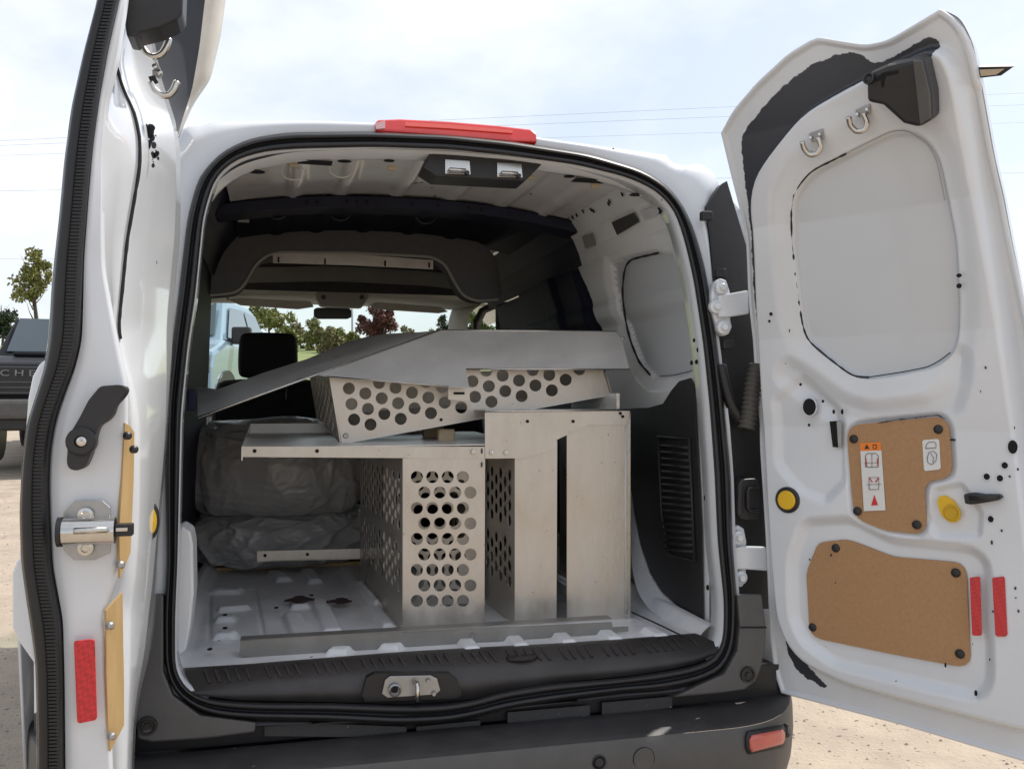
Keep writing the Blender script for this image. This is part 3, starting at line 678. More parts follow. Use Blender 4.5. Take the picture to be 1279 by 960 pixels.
# A pillars, side window frames
def pill(L0, L1, y0, y1, m, name='windscreen_pillar'):
    a = [at(u, v, y=y0) for u, v in L0]; b = [at(u, v, y=y1) for u, v in L1]
    loft(name, [[Vector(p) for p in resample(a, 12)], [Vector(p) for p in resample(b, 12)], [Vector(p) + Y * .05 + X * .0 for p in resample(b, 12)]], m, van)
pill([(241,366),(243,420),(238,500)], [(256,374),(250,400),(246,480)], 2.6, 3.1, HEADF)
pill([(622,383),(600,380),(586,392),(582,430)], [(572,374),(566,386),(562,400),(560,440)], 2.7, 3.2, HEADF)
loft('side_window_frame', [[at(u, v, y=2.6) for u, v in ((590,425),(592,402),(600,386),(612,380),(626,380))], [at(u, v, y=2.62) for u, v in ((598,425),(599,404),(606,390),(616,385),(626,384))]], RUBBER, van, solid=.02)
plate('inner_door_panel', [at(u, v, y=2.3) for u, v in ((620,378),(640,376),(640,470),(620,470))], HEADD, van, th=.02)
for s in (-1, 1):
    V = [(s * .905, 2.33, 1.15), (s * .90, 3.72, 1.15), (s * .88, 3.30, 1.66), (s * .84, 2.33, 1.66)]
    mesh('side_window', V, [(0, 1, 2, 3)], GLASS, van)
    mesh('door_lining', [(s * .86, 2.25, .55), (s * .86, 3.8, .55), (s * .87, 3.8, 1.14), (s * .87, 2.25, 1.14)], [(0, 1, 2, 3)], HEADD, van, solid=.02)
loft('dashboard', [[Vector((x, y, z)) for x in np.linspace(-.74, .74, 6)] for y, z in ((2.95, .7), (2.95, 1.0), (3.05, 1.10), (3.8, 1.15))], BLACKP, van)
plate('cab_rear_void', [Vector((-.66, 2.36, 1.72)), Vector((.66, 2.36, 1.72)), Vector((.66, 2.36, 1.78)), Vector((-.66, 2.36, 1.78))], HEADD, van, th=.004)
# seats
for s in (-1, 1):
    x = -.385 if s < 0 else .36
    seat = box('front_seat', (x - .02 if s < 0 else x, 2.28, .98 if s < 0 else .93), (.60 if s < 0 else .5, .16, .66 if s < 0 else .52), SEATM, van, bevel=.06, taper=.86, sub=1)
    hz = 1.30 if s < 0 else 1.22
    if s < 0:
        c = at(335, 444, y=2.15)
        hr = box('headrest', c, (.262, .10, .205), SEATM, seat, bevel=.035, taper=.95, sub=2)
        for dx in (-.08, .08): tube('headrest_post', [c + X * dx - Z * .02, c + X * dx - Z * .20], .006, STEEL, seat)

# ============================================================ RIGHT REAR DOOR (open about 121 degrees)
DH = Vector((.714, -.05, 0)); DW = Vector((.515, -.857, 0)).normalized(); DN = Vector((-.857, -.515, 0)).normalized()
def lean(z): return interp(z, (.45, .6, 1.15, 1.35, 1.6, 1.8, 1.95, 2.1), (.0, .0, .0, .03, .10, .19, .27, .36))
def dl(w_, z, n=0.0): return DH + DW * w_ + Z * z + DN * (lean(z) + n)
def dlocal(u, v, off=0.0):
    d = ray(u, v); n = off
    for _ in range(40):
        t = (n - (CAM - DH).dot(DN)) / d.dot(DN); p = CAM + d * t; n = .5 * n + .5 * (lean(p.z) + off)
    q = p - DH; return (q.dot(DW), p.z)
def onD(u, v, off=0.0): w_, z = dlocal(u, v, off); return dl(w_, z, off)
FL = -.045          # flange level behind the inner panel
bot = [(976,866),(1003,873),(1128,906),(1279,951),(1372,978)]
left = [(976,866),(966,838),(961,793),(957,685),(949,560),(942,456),(935,378),(932,300),(924,262),(912,215),(900,166)]
top = [(900,166),(915,138),(945,103),(985,66),(1020,45),(1050,50),(1082,55),(1110,49),(1145,28),(1175,10)]
right = [(1372,978),(1364,900),(1352,800),(1336,700),(1322,600),(1305,480),(1283,400),(1262,300),(1240,195),(1222,95),(1212,50),(1197,20),(1175,10)]
def L2(px, off=FL): return [dlocal(u, v, off) for u, v in px]
nu, nv = 290, 460
S = coons(smooth_line(L2(bot), 200, it=3), smooth_line(L2(top), 200, it=3), smooth_line(L2(left), 200, it=3), smooth_line(L2(right), 200, it=3), nu, nv)
Pd = S.reshape(-1, 2)
inner_c = L2([(946,300),(941,262),(946,226),(965,198),(1007,146),(1053,120),(1085,103),(1150,72),(1176,58),(1192,100),(1215,230),(1240,360),(1262,500),(1280,640),(1295,780),(1305,880),(1300,912),(1240,897),(1128,868),(1060,850),(1034,838),(1005,825),(985,800),(974,770),(968,700),(963,620),(957,520),(951,420)], -.02)
ic = smooth_line(inner_c, 160, True, 3)
dI = sdf(Pd, ic); lvl = FL * sstep(dI, -.004, .022)
rim = sdf(Pd, np.vstack([smooth_line(L2(bot), 60), smooth_line(L2(right), 60), smooth_line(L2(top)[::-1], 60), smooth_line(L2(left)[::-1], 60)]))
lvl += .006 * (1 - sstep(np.abs(rim + .006), .003, .007)) - .02 * sstep(rim, -.004, .004)
def rec(px, depth, a, b, it=3, n=120, off=0):
    q = smooth_line(L2(px, off), n, True, it); d = sdf(Pd, q); return -depth * (1 - sstep(d, a, b)), q, d
WIN = [(988,262),(991,243),(1001,227),(1014,213),(1053,193),(1113,164),(1133,163),(1157,177),(1170,200),(1180,250),(1190,300),(1194,378),(1192,425),(1186,441),(1167,456),(1130,464),(1089,471),(1067,470),(1055,462),(1030,444),(1008,425),(1002,409),(996,362),(989,300)]
h, winq, dwin = rec(WIN, .016, -.003, .006); lvl += h
lvl += -.010 * (1 - sstep(dwin, .0, .06))
# deep pressed shelf curving under the window blank
h, _, _ = rec([(985,455),(1010,470),(1050,500),(1085,512),(1160,505),(1185,480),(1198,440),(1202,470),(1190,510),(1165,523),(1080,528),(1035,515),(1000,488),(975,470)], .010, -.01, .03); lvl += h
UPB = [(1058,548),(1060,536),(1068,530),(1174,520),(1185,530),(1189,581),(1188,592),(1178,598),(1158,601),(1154,612),(1157,656),(1149,667),(1103,662),(1074,650),(1066,641),(1062,600)]
LOB = [(1022,677),(1057,673),(1072,678),(1116,695),(1199,702),(1207,711),(1212,827),(1203,833),(1112,816),(1020,797),(1011,789),(1007,714)]
h, _, dup = rec(UPB, .007, .0, .012); lvl += h
h, _, dlo = rec([(1005,655),(1060,652),(1110,678),(1215,690),(1229,705),(1232,850),(1220,868),(1120,845),(1040,825),(1005,800),(992,770),(990,700)], .016, -.008, .02); lvl += h
h, _, _ = rec([(968,500),(1000,470),(1040,505),(1055,540),(1055,600),(1030,625),(1000,612),(972,580)], .009, -.012, .014); lvl += h
h, _, _ = rec([(1168,612),(1200,606),(1224,640),(1222,668),(1170,668),(1160,650)], .008, -.006, .010); lvl += h
h, _, _ = rec([(1222,100),(1236,200),(1262,360),(1285,520),(1310,760),(1324,900),(1310,905),(1298,780),(1273,560),(1250,400),(1222,230),(1200,90)], .012, -.006, .010); lvl += h
for a, b in (((1188,440),(1206,700)), ((1205,100),(1232,300))): pass
wv = DW; Vd = []
for (w_, z), l_ in zip(Pd, lvl): Vd.append(dl(w_, z, l_))
dm = mesh('rear_door', Vd, grid_faces(nu, nv), [WHITE, PRIMER, PANELW], van, smooth=True)
cen2 = (S[:-1, :-1] + S[1:, 1:]).reshape(-1, 2) / 2
blk = smooth_line(L2([(921,170),(934,150),(957,122),(983,98),(1006,80),(1040,66),(1060,63),(1072,66),(1088,77),(1105,73),(1125,62),(1148,46),(1160,42),(1170,48),(1173,60),(1171,82),(1164,80),(1150,76),(1090,101),(1053,119),(1022,137),(1007,146),(985,172),(965,196),(945,212),(940,232),(934,270),(928,240),(923,200)], -.03), 160, True, 1)
smr = L2([(976,798),(985,808),(995,820),(1012,838),(1030,858),(1026,862),(1005,850),(990,838),(980,818)], -.03)
blk2 = L2([(928,240),(935,238),(942,300),(946,400),(941,400),(936,340)], -.03)
jt = np.array([mnoise.noise(Vector((x * 70, z * 70, 3))) * .006 + mnoise.noise(Vector((x * 220, z * 220, 5))) * .003 for x, z in cen2])
mi = np.where((sdf(cen2, blk) + jt < 0) | (sdf(cen2, smr) + jt * 1.6 < 0) | (sdf(cen2, blk2) < 0), 1, np.where(sdf(cen2, winq) < -.003, 2, 0))
pv_ = np.minimum(np.minimum(sdf(Pd, blk), sdf(Pd, smr) + .002), sdf(Pd, blk2)); bv_ = sdf(Pd, winq)
for nm, arr in (('primer', pv_), ('blank', bv_)):
    at_ = dm.data.attributes.new(nm, 'FLOAT', 'POINT'); at_.data.foreach_set('value', arr.astype(np.float32))
DOORP = WHITE.copy(); DOORP.name = 'door_paint_with_bare_primer'; n = DOORP.node_tree.nodes; l = DOORP.node_tree.links; b = n['Principled BSDF']
src = b.inputs['Base Color'].links[0].from_socket
def gate(attr, amp, sc, thr):
    a = n.new('ShaderNodeAttribute'); a.attribute_name = attr; nz = n.new('ShaderNodeTexNoise'); nz.inputs['Scale'].default_value = sc; nz.inputs['Detail'].default_value = 8; nz.inputs['Roughness'].default_value = .7
    t = n.new('ShaderNodeTexCoord'); l.new(t.outputs['Object'], nz.inputs['Vector'])
    m1 = n.new('ShaderNodeMath'); m1.operation = 'MULTIPLY_ADD'; l.new(nz.outputs['Fac'], m1.inputs[0]); m1.inputs[1].default_value = amp; m1.inputs[2].default_value = -amp / 2
    m2 = n.new('ShaderNodeMath'); m2.operation = 'ADD'; l.new(a.outputs['Fac'], m2.inputs[0]); l.new(m1.outputs[0], m2.inputs[1])
    m3 = n.new('ShaderNodeMapRange'); m3.inputs['From Min'].default_value = thr - .0006; m3.inputs['From Max'].default_value = thr + .0006; m3.inputs['To Min'].default_value = 1; m3.inputs['To Max'].default_value = 0
    l.new(m2.outputs[0], m3.inputs['Value']); return m3.outputs[0]
def mixc(fac, A_, colr):
    m = n.new('ShaderNodeMix'); m.data_type = 'RGBA'; l.new(fac, m.inputs['Factor']); l.new(A_, m.inputs['A']); m.inputs['B'].default_value = (*colr, 1); return m.outputs['Result']
gp_ = gate('primer', .016, 45, .0); c_ = mixc(gate('blank', .0, 10, .001), src, (.58, .605, .63)); c_ = mixc(gp_, c_, (.034, .037, .046)); l.new(c_, b.inputs['Base Color'])
mr_ = n.new('ShaderNodeMapRange'); l.new(gp_, mr_.inputs['Value']); mr_.inputs['To Min'].default_value = .6; mr_.inputs['To Max'].default_value = .03; l.new(mr_.outputs[0], b.inputs['Coat Weight'])
dm.data.materials.clear(); dm.data.materials.append(DOORP); dm.data.polygons.foreach_set('material_index', [0] * len(dm.data.polygons))
# outer skin and edge
ring = np.vstack([S[0, :], S[1:, -1], S[-1, ::-1][1:], S[::-1, 0][1:-1]])
n2 = len(ring)
loft('door_edge', [[dl(a, z, FL - .012) for a, z in ring], [dl(a, z, FL - .028) for a, z in ring], [dl(.35 + (a - .35) * .96, 1.2 + (z - 1.2) * .98, FL - .055) for a, z in ring]], WHITE, dm, closed=True)
So = S[::10, ::10]; shp = So.shape
mesh('outer_skin', [dl(.35 + (a - .35) * .97, 1.2 + (z - 1.2) * .985, FL - .05 - .03 * math.sin(max(0, min(1, (z - .5) / 1.3)) * math.pi)) for a, z in So.reshape(-1, 2)], grid_faces(shp[1], shp[0]), WHITE, dm, smooth=True)

def dplate(name, px, m, off, th=.003, par=None, bevel=0, holes=(), it=0, n=None):
    pts = [onD(u, v, off) for u, v in px]
    if it: pts = [Vector(p) for p in smooth_line(pts, n or len(px) * 4, True, it)]
    return plate(name, pts, m, par or dm, th=th, bevel=bevel, holes=[[onD(u, v, off) for u, v in h] for h in holes])
def pn(z=1.0): return DN
# seams round the window blank
tube('window_seam', smooth_line([onD(u, v, -.012) for u, v in ((1057,192),(1014,213),(1001,227),(991,243),(988,265),(989,300),(993,340),(998,380),(1003,409),(1009,425),(1030,443),(1053,461),(1066,470),(1085,471))], 70, it=2), [.0022 + .0014 * mnoise.noise(Vector((i * .7, 0, 0))) for i in range(70)], SEAM, dm, seg=6)
tube('window_seam', smooth_line([onD(u, v, -.010) for u, v in ((1085,471),(1130,464),(1160,458),(1176,449),(1187,440))], 30, it=2), .0013, SEAM, dm, seg=5)
tube('window_seam', smooth_line([onD(u, v, -.010) for u, v in ((1057,192),(1113,164),(1133,163),(1157,177),(1170,200),(1180,250))], 40, it=2), .0009, mat('grey_seam', (.35, .34, .33), .7), dm, seg=5)
# hardboard panels
ub = dplate('hardboard_panel', UPB, BOARD, .0015, .004, it=1, n=80); lb = dplate('hardboard_panel', LOB, BOARD, -.0105, .004, it=1, n=80)
tube('panel_edge_chips', smooth_line([onD(u, v, .003) for u, v in ((1096,528),(1120,524),(1140,522),(1172,518),(1180,523))], 40), [.0006 + .0020 * abs(mnoise.noise(Vector((i * .9, 2, 0)))) for i in range(40)], PRIMER, dm, seg=5)
def rivet(u, v, off, r=.0095):
    c = onD(u, v, off); return knob('rivet', c, DN, ((r, 0), (r * .98, .002), (r * .75, .0045), (r * .4, .0055), (0, .0057)), RUBBER, dm, 16)
for u, v in ((1066.5,548),(1172,536),(1071,638),(1145,655)): rivet(u, v, .002)
for u, v in ((1044,684),(1194,715),(1199,816),(1015,783)): rivet(u, v, -.010)
# stickers
s1 = dplate('warning_sticker', [(1074,553),(1100,552),(1106,637),(1079,638)], PAPER, .0030, .0008)
dplate('orange_band', [(1074,553),(1100,552),(1100.7,562),(1074.7,563)], ORANGE, .0038, .0006, s1)
dplate('warning_triangle', [(1079.5,560.5),(1082.5,554.5),(1086,560.2)], INK, .0044, .0004, s1)
for q in ([(1090,555),(1095,555),(1095,560.5),(1090,560.5)],): dplate('manual_symbol', q, INK, .0044, .0004, s1); 
dplate('manual_symbol', [(1091,556.2),(1094,556.2),(1094,559.5),(1091,559.5)], ORANGE, .0049, .0004, s1)
def loop(px, off, r, m, par, name): return tube(name, [onD(u, v, off) for u, v in px] + [onD(*px[0], off)], r, m, par, seg=4)
def van_icon(cx, cy, par, closed):
    if closed:
        loop([(cx-8, cy+8), (cx-8, cy-6), (cx-6, cy-9), (cx+5, cy-9), (cx+8, cy-6), (cx+8, cy+8)], .0042, .0006, INK, par, 'van_outline')
        tube('van_outline', [onD(cx, cy - 9, .0042), onD(cx, cy + 8, .0042)], .0005, INK, par, seg=4)
        for q in ((cx-7.5, cy), (cx+6.5, cy)): tube('red_arrow', [onD(q[0], q[1] - 3, .0044), onD(q[0] + 1, q[1] + 7, .0044)], .0010, REDINK, par, seg=4)
    else:
        loop([(cx-6, cy+9), (cx-6, cy-6), (cx+6, cy-6), (cx+6, cy+9)], .0042, .0006, INK, par, 'van_outline')
        tube('red_arrow', [onD(cx - 6, cy - 6, .0044), onD(cx - 2, cy, .0044)], .0011, REDINK, par, seg=4); tube('red_arrow', [onD(cx + 6, cy - 6, .0044), onD(cx + 2, cy, .0044)], .0011, REDINK, par, seg=4)
    tube('van_outline', [onD(cx - 9, cy + 3, .0042), onD(cx + 9, cy + 2.5, .0042)], .0004, INK, par, seg=4)
van_icon(1089, 575, s1, True); van_icon(1091.5, 602, s1, False)
dplate('red_triangle', [(1088,631),(1092,618),(1096.5,630.5)], REDINK, .0040, .0005, s1)
s2 = dplate('rounded_sticker', [(1152,551),(1154,549),(1171,548),(1173,550),(1175,584),(1173,586),(1156,588),(1154,586)], PAPER, .0030, .0008)
loop([(1156,560),(1157,555),(1160,552),(1167,551.5),(1169,554),(1169,559)], .0042, .0006, INK, s2, 'van_outline')
loop([(1158,572),(1160,565),(1166,563),(1170,567),(1169,575),(1164,580),(1159,578)], .0042, .0006, INK, s2, 'belt_outline')
tube('belt_outline', [onD(u, v, .0042) for u, v in ((1162,566),(1166,571),(1165,577))], .0007, mat('blue_ink', (.15, .25, .5), .5), s2, seg=4)
# yellow plug with rubber ring, yellow cup handle, catch
c = onD(984, 624, .000); knob('rubber_ring', c, DN, ((.030, -.004), (.030, .003), (.026, .006), (.0, .004)), RUBBER, dm, 32)
knob('yellow_plug', c + DN * .005, DN, ((.0225, -.002), (.0215, .003), (.019, .0045), (0, .0045)), YELLOW, dm, 32)
cup = plate('yellow_cup', [Vector(p) for p in smooth_line([onD(u, v, .002) for u, v in ((1170,626),(1173,619),(1179,618),(1190,625),(1198,637),(1198,647),(1193,653),(1184,651),(1175,643))], 40, True, 2)], YELLOW, dm, th=.012, bevel=.003)
knob('cup_recess', onD(1189, 640, .003), DN, ((.017, 0), (.017, .002), (.0135, .003), (.011, .0005), (0, .0003)), mat('yellow_cup_inner', (.55, .33, .01), .5), cup, 24)
ct = dplate('door_catch', [(1203,617),(1215,615),(1228,617),(1247,617),(1251,621),(1245,625),(1228,628),(1212,630),(1205,629)], RUBBER, .016, .022, bevel=.003)
tube('catch_roller', [onD(1211, 621, .02), onD(1246, 621, .02)], .006, BLACKP, ct)
# reflectors
for q in ([(1211,721),(1222,719.5),(1224,721),(1226,792),(1224,793.5),(1216,793.5),(1214,792)], [(1239,721.5),(1253,719.5),(1254.6,722),(1258,792),(1256,794.5),(1245,794.5),(1243,792)]):
    dplate('red_reflector', q, RED, .0035, .003, bevel=.0006)
# black housing at the top, and the two coat hooks
hs = dplate('latch_housing', [(1082,93),(1107,82),(1143,74),(1153,74),(1163,117),(1164,150),(1147,160),(1127,155),(1102,132),(1083,128)], BLACKP, .055, .05, bevel=.008)
dplate('housing_slot', [(1093,99),(1103,91),(1122,88),(1122,92),(1106,96),(1104,110),(1101,112),(1100,100),(1094,103)], HOLE, .0565, .002, hs)
dplate('housing_facet', [(1140,76),(1151,76),(1161,118),(1162,148),(1149,156)], GREYP, .060, .006, hs, bevel=.002)
knob('housing_bolt', onD(1086, 99, .056), DN, ((.011, 0), (.011, .006), (.008, .007), (.005, .003), (0, .003)), RUBBER, hs, 16)
def hook(pp, hk):
    h = dplate('coat_hook', pp, ZINC, .006, .004, bevel=.001)
    pts = smooth_line([onD(u, v, .012 + .02 * (i / len(hk))) for i, (u, v) in enumerate(hk)], 24, it=2)
    tube('hook_arm', [Vector(p) for p in pts], .0055, STEEL, h, seg=8)
    for (u, v) in ((pp[0][0] + 3, pp[0][1] + 5), (pp[1][0] - 3, pp[1][1] + 7)): knob('hook_rivet', onD(u, v, .008), DN, ((.004, 0), (.003, .003), (0, .003)), STEEL, h, 8)
hook([(1010,167),(1027,161),(1029,174),(1014,178)], [(1022,172),(1026,184),(1020,193),(1011,194),(1004,186),(1002,177)])
hook([(1068,138),(1086,130),(1087,142),(1072,147)], [(1079,142),(1084,154),(1080,163),(1070,165),(1062,157),(1060,146)])
# drilled holes and chips
def dh(u, v, a, b, off=.0012): plate('door_hole', disc_pts(onD(u, v, off), a, DN, 16, b), HOLE, dm, th=.001, n=DN, off=.001)
for q in ((1011,508,.0155,.019),(1265,558,.0085,.013),(1255,581,.0055,.006),(1232.5,595,.0055,.006),(1249,597,.0055,.006),(1237.5,648,.005,.006)):
    rp_ = disc_pts(onD(q[0], q[1], .001), q[2] + .0015, DN, 16, q[3] + .0015); tube('hole_rim', rp_ + [rp_[0]], .0014, WHITE, dm, seg=6)
for q in ((1011,508,.0155,.019),(1000,480,.003,.0035),(1028,501,.003,.0035),(1041.5,514,.003,.005),(1052,514,.003,.006),(1010.6,530.6,.003,.0035),(1198,344,.005,.004),(1198,357,.005,.005),(963,392,.004,.004),(961,401,.003,.003),(1265,558,.0085,.013),(1255,581,.0055,.006),(1232.5,595,.0055,.006),(1249,597,.0055,.006),(1237.5,648,.005,.006),(1190,549,.006,.002),(986,413,.001,.004),(1181,830,.002,.005),(1219,865,.003,.006)): dh(*q)
dplate('door_slot', [(1036,526),(1050,525),(1051,559),(1040,558)], HOLE, .002, .001)
dplate('slot_lip', [(1045,526),(1051,525),(1051,559),(1047,559)], ZINC, .003, .001)
random.seed(3)
for k in range(18):
    u = random.choice((random.uniform(960, 1050), random.uniform(1190, 1275))); v = random.uniform(420, 860)
    a = random.uniform(.0008, .0022); plate('paint_chip', disc_pts(onD(u, v, .0016), a, DN, 7, a * random.uniform(.6, 3)), PRIMER, dm, th=.0004, n=DN, off=.0006)
# trim blade standing out behind the free edge
bl = [onD(1218, 84, -.06), onD(1267, 83, -.06), onD(1250, 95, -.06), onD(1223, 98, -.06)]
sp = plate('edge_blade', bl, RUBBER, dm, th=.02, n=None, bevel=.002)
plate('blade_face', [onD(1224, 87, -.058), onD(1255, 86, -.058), onD(1245, 93, -.058), onD(1226, 95, -.058)], LEATHER, dm, th=.002, off=.003)

# ============================================================ LEFT REAR DOOR, seen along its free edge
YF = -.61
sealL = [(130,-60),(122,0),(105,65),(90,133),(81,200),(75,267),(69,320),(65,360),(62,420),(56,460),(45,495),(34,530),(28,580),(25,640),(27,700),(33,745),(40,790),(45,827),(47,900),(47,975)]
sealR = [(162,-60),(148,0),(134,60),(123,123),(115,180),(110,233),(103,320),(101,380),(99,425),(90,460),(78,490),(67,522),(60,560),(58,600),(59,640),(62,710),(69,745),(75,775),(77,850),(78,975)]
ridge = [(163,-60),(157,0),(147,67),(132,130),(127,200),(127,290),(128,335),(137,385),(147,437),(155,470),(157,500),(156,560),(153,620),(149,680),(146,715),(135,745),(129,765),(131,830),(135,900),(138,975)]
NL = 140
def ln(px, y, it=3): return [Vector(p) for p in smooth_line([at(u, v, y=y) for u, v in px], NL, it=it)]
SL = ln(sealL, YF); SR = ln(sealR, YF - .005); RG = ln(ridge, YF + .012)
osk = [p - X * .010 + Y * .03 for p in SL]
ldoor = loft('rear_door', [[p + Y * .016 for p in SR], [p.lerp(q, .06) + Y * .004 for p, q in zip(SR, RG)], [p.lerp(q, .35) + Y * .006 for p, q in zip(SR, RG)], [p.lerp(q, .9) for p, q in zip(SR, RG)], RG, [p + Y * .012 + X * .002 for p in RG]], WHITE, van)
# seal on the door edge: smooth flank and ribbed band
loft('edge_seal', [[p + Y * .03 for p in SL], SL, [p.lerp(q, .20) - Y * .018 for p, q in zip(SL, SR)], [p.lerp(q, .42) - Y * .020 for p, q in zip(SL, SR)], [p.lerp(q, .47) - Y * .010 for p, q in zip(SL, SR)],
      [p.lerp(q, .52) - Y * .012 for p, q in zip(SL, SR)], [p.lerp(q, .92) - Y * .010 for p, q in zip(SL, SR)], [q - Y * .000 for q in SR], [q + Y * .02 for q in SR]], RUBBER, ldoor)
Vt = []; Ft = []
nr = 240; a_ = resample(SL, nr); b_ = resample(SR, nr)
for i in range(nr):
    a = Vector(a_[i]).lerp(Vector(b_[i]), .56) - Y * .014; b = Vector(a_[i]).lerp(Vector(b_[i]), .90) - Y * .013
    d = (b - a).normalized(); add_box(Vt, Ft, (a + b) / 2, (d, Y, d.cross(Y)), ((b - a).length, .0024, .003))
tag(mesh('seal_ribs', Vt, Ft, RUBBER, ldoor), None, None, kind='stuff')
# outer skin of the left door (bulged) with the handle box
def behind(p, y, x0, k=.012):
    t = (y - CAM.y) / (p.y - CAM.y); return Vector((max(x0, CAM.x + (p.x - CAM.x) * t + k), y, p.z))
okp = [[p - X * .002 + Y * .005 for p in SL], [p - X * .006 + Y * .02 for p in SL], [p - X * .004 + Y * .08 for p in SL], [behind(p, -.35, -.77) for p in SL], [behind(p, -.06, -.80, .03) for p in SL]]
loft('outer_skin', okp, WHITE, ldoor)
for pxs in ([(62,447),(50,452),(40,470),(34,500),(31,545),(30,600),(40,600),(52,500),(64,470)], [(26,695),(20,702),(15,715),(15,783),(24,802),(45,832),(40,780),(28,700)]):
    plate('skin_bulge', [at(u, v, y=YF + .07) for u, v in pxs], WHITE, ldoor, th=.12, bevel=.01)
# inner face back to the hinge: ridge line, window seam line, hinge line
seamL = [(170,-60),(165,0),(150,40),(143,78),(152,110),(167,140),(174,173),(174,207),(166,255),(158,300),(152,360),(147,410),(155,450),(164,480),(170,520),(172,560),(172,620),(170,680),(166,725),(160,760),(160,850),(156,975)]
hingeL = [(198,-60),(186,0),(192,45),(202,100),(214,134),(222,162),(225,190),(226,250),(225,300),(221,340),(216,400),(214,460),(211,520),(207,570),(202,630),(199,680),(196,740),(192,790),(186,825),(176,860),(170,890),(168,920),(166,975)]
SM = ln(seamL, -.47, 2); HL = ln(hingeL, -.10, 3)
inn = [RG, [p.lerp(q, .10) + Y*.0 for p, q in zip(RG, SM)], [p.lerp(q, .5) - X * .004 for p, q in zip(RG, SM)], [p.lerp(q, .96) - X * .003 for p, q in zip(RG, SM)], SM]
inn += [[p.lerp(q, .04) + X * .003 for p, q in zip(SM, HL)], [p.lerp(q, .35) + X * .004 for p, q in zip(SM, HL)], [p.lerp(q, .8) + X * .004 for p, q in zip(SM, HL)], HL, [p + Y * .04 - X * .05 for p in HL]]
loft('inner_panel', inn, WHITE, ldoor)
sm = [p for p in SM if 1.30 < p.z < 1.79]
tube('window_seam', [p + X * .001 for p in sm], [.0030 + .0012 * mnoise.noise(Vector((i * .9, 4, 0))) for i in range(len(sm))], SEAM, ldoor, seg=6)
# upper flange reaching over the opening: primer patch and cream rim
pa = smooth_line([at(u, v, y=-.105) for u, v in ((197,-60),(185,0),(191,45),(201,100),(213,134),(222,164))], 40); pb = smooth_line([at(u, v, y=-.04) for u, v in ((266,-60),(256,0),(249,60),(240,112),(231,139),(223,165))], 40)
pc = smooth_line([at(u, v, y=.0) for u, v in ((292,-60),(282,0),(276,45),(263,100),(243,128),(224,170))], 40)
loft('primer_patch', [[Vector(p) for p in pa], [Vector(p) for p in (pa + pb) / 2 ], [Vector(p) for p in pb]], PRIMER, ldoor)
loft('door_rim', [[Vector(p) for p in pb], [Vector(p) - Y * .012 for p in (pb * .6 + pc * .4)], [Vector(p) - Y * .006 for p in (pb * .25 + pc * .75)], [Vector(p) for p in pc], [Vector(p) + Y * .03 - X * .01 for p in pc]], mat('stained_white', (.66, .62, .54), .4, coat=.3, var=.15, vscale=20), ldoor)
# chipped paint smear
random.seed(12)
for k in range(44):
    t = random.random(); u = 188 + random.gauss(0, 4) + (6 if t > .6 else 0); v = 158 + t * 50; a = random.uniform(.002, .009) * (1 - t * .5)
    c = at(u, v, y=-.30); plate('paint_chip', [c + Y * math.cos(q) * a * 4 + Z * math.sin(q) * a for q in np.linspace(0, 6.28, 8)[:-1]] if False else [at(u + math.cos(q) * a * 500, v + math.sin(q) * a * 700, y=-.41) for q in np.linspace(0, 6.28, 9)[:-1]], PRIMER, ldoor, th=.0008, off=.003)
# wooden panels
def lpl(name, px, m, y0, y1, th=.006, **k):
    us = [u for u, _ in px]; lo, hi = min(us), max(us)
    return plate(name, [at(u, v, y=y0 + (y1 - y0) * (u - lo) / (hi - lo)) for u, v in px], m, ldoor, th=th, **k)
lpl('wooden_panel', [(156,528),(163,532),(168,540),(167,600),(163,690),(150,722),(149,660),(153,600)], PINE, -.606, -.59)
lpl('wooden_panel', [(133,762),(146,748),(153,740),(154,800),(155,857),(155,905),(138,938),(135,900),(133,840)], PINE, -.606, -.59)
for u, v in ((160,544),(168,561),(151,705),(138,781),(140,919)):
    knob('panel_stud', at(u, v, y=-.612), Vector((.7, -.7, 0)), ((.006, -.004), (.0055, .002), (.003, .004), (0, .004)), ZINC if v > 700 else RUBBER, ldoor, 12)
c = at(188, 650, y=-.27); n_ = Vector((.8, -.6, 0))
knob('rubber_ring', c, Vector((.45, -.9, 0)), ((.0155, -.004), (.015, .004), (.010, .006), (0, .004)), RUBBER, ldoor, 24, r2=2.2)
knob('yellow_plug', c + Vector((.002, -.005, 0)), Vector((.45, -.9, 0)), ((.009, 0), (.008, .005), (0, .006)), YELLOW, ldoor, 20, r2=2.6)
# lever handle
lv = [(125,482),(150,480),(159,484),(158,490),(152,498),(144,506),(142,514),(140,520),(132,527),(124,531),(120,540),(118,552),(113,568),(107,583),(97,588),(86,586),(83,578),(85,550),(88,540),(100,520),(110,500)]
hn = plate('lever_handle', [Vector(p) for p in smooth_line([at(u, v, y=YF - .028) for u, v in lv], 70, True, 1)], BLACKP, ldoor, th=.026, bevel=.005)
knob('handle_hub', at(102, 551, y=YF - .028), -Y, ((.020, -.01), (.020, .005), (.017, .008), (.0085, .008), (.008, .004), (0, .004)), BLACKP, hn, 24)
knob('handle_screw', at(102, 551, y=YF - .036), -Y, ((.007, -.006), (.0065, .002), (.003, .003), (0, .001)), STEEL, hn, 14)
lt = plate('latch_plate', [at(u, v, y=YF - .010) for u, v in ((94,625),(128,625),(138,634),(138,690),(118,699),(92,699),(79,686),(79,640))], ZINC, ldoor, th=.004, bevel=.001)
for v in (643, 684): knob('plate_screw', at(107, v, y=YF - .014), -Y, ((.011, -.002), (.0105, .003), (.006, .004), (.005, .001), (0, .001)), STEEL, lt, 16)
a = at(76, 664, y=YF - .03); b = at(144, 662, y=YF - .03)
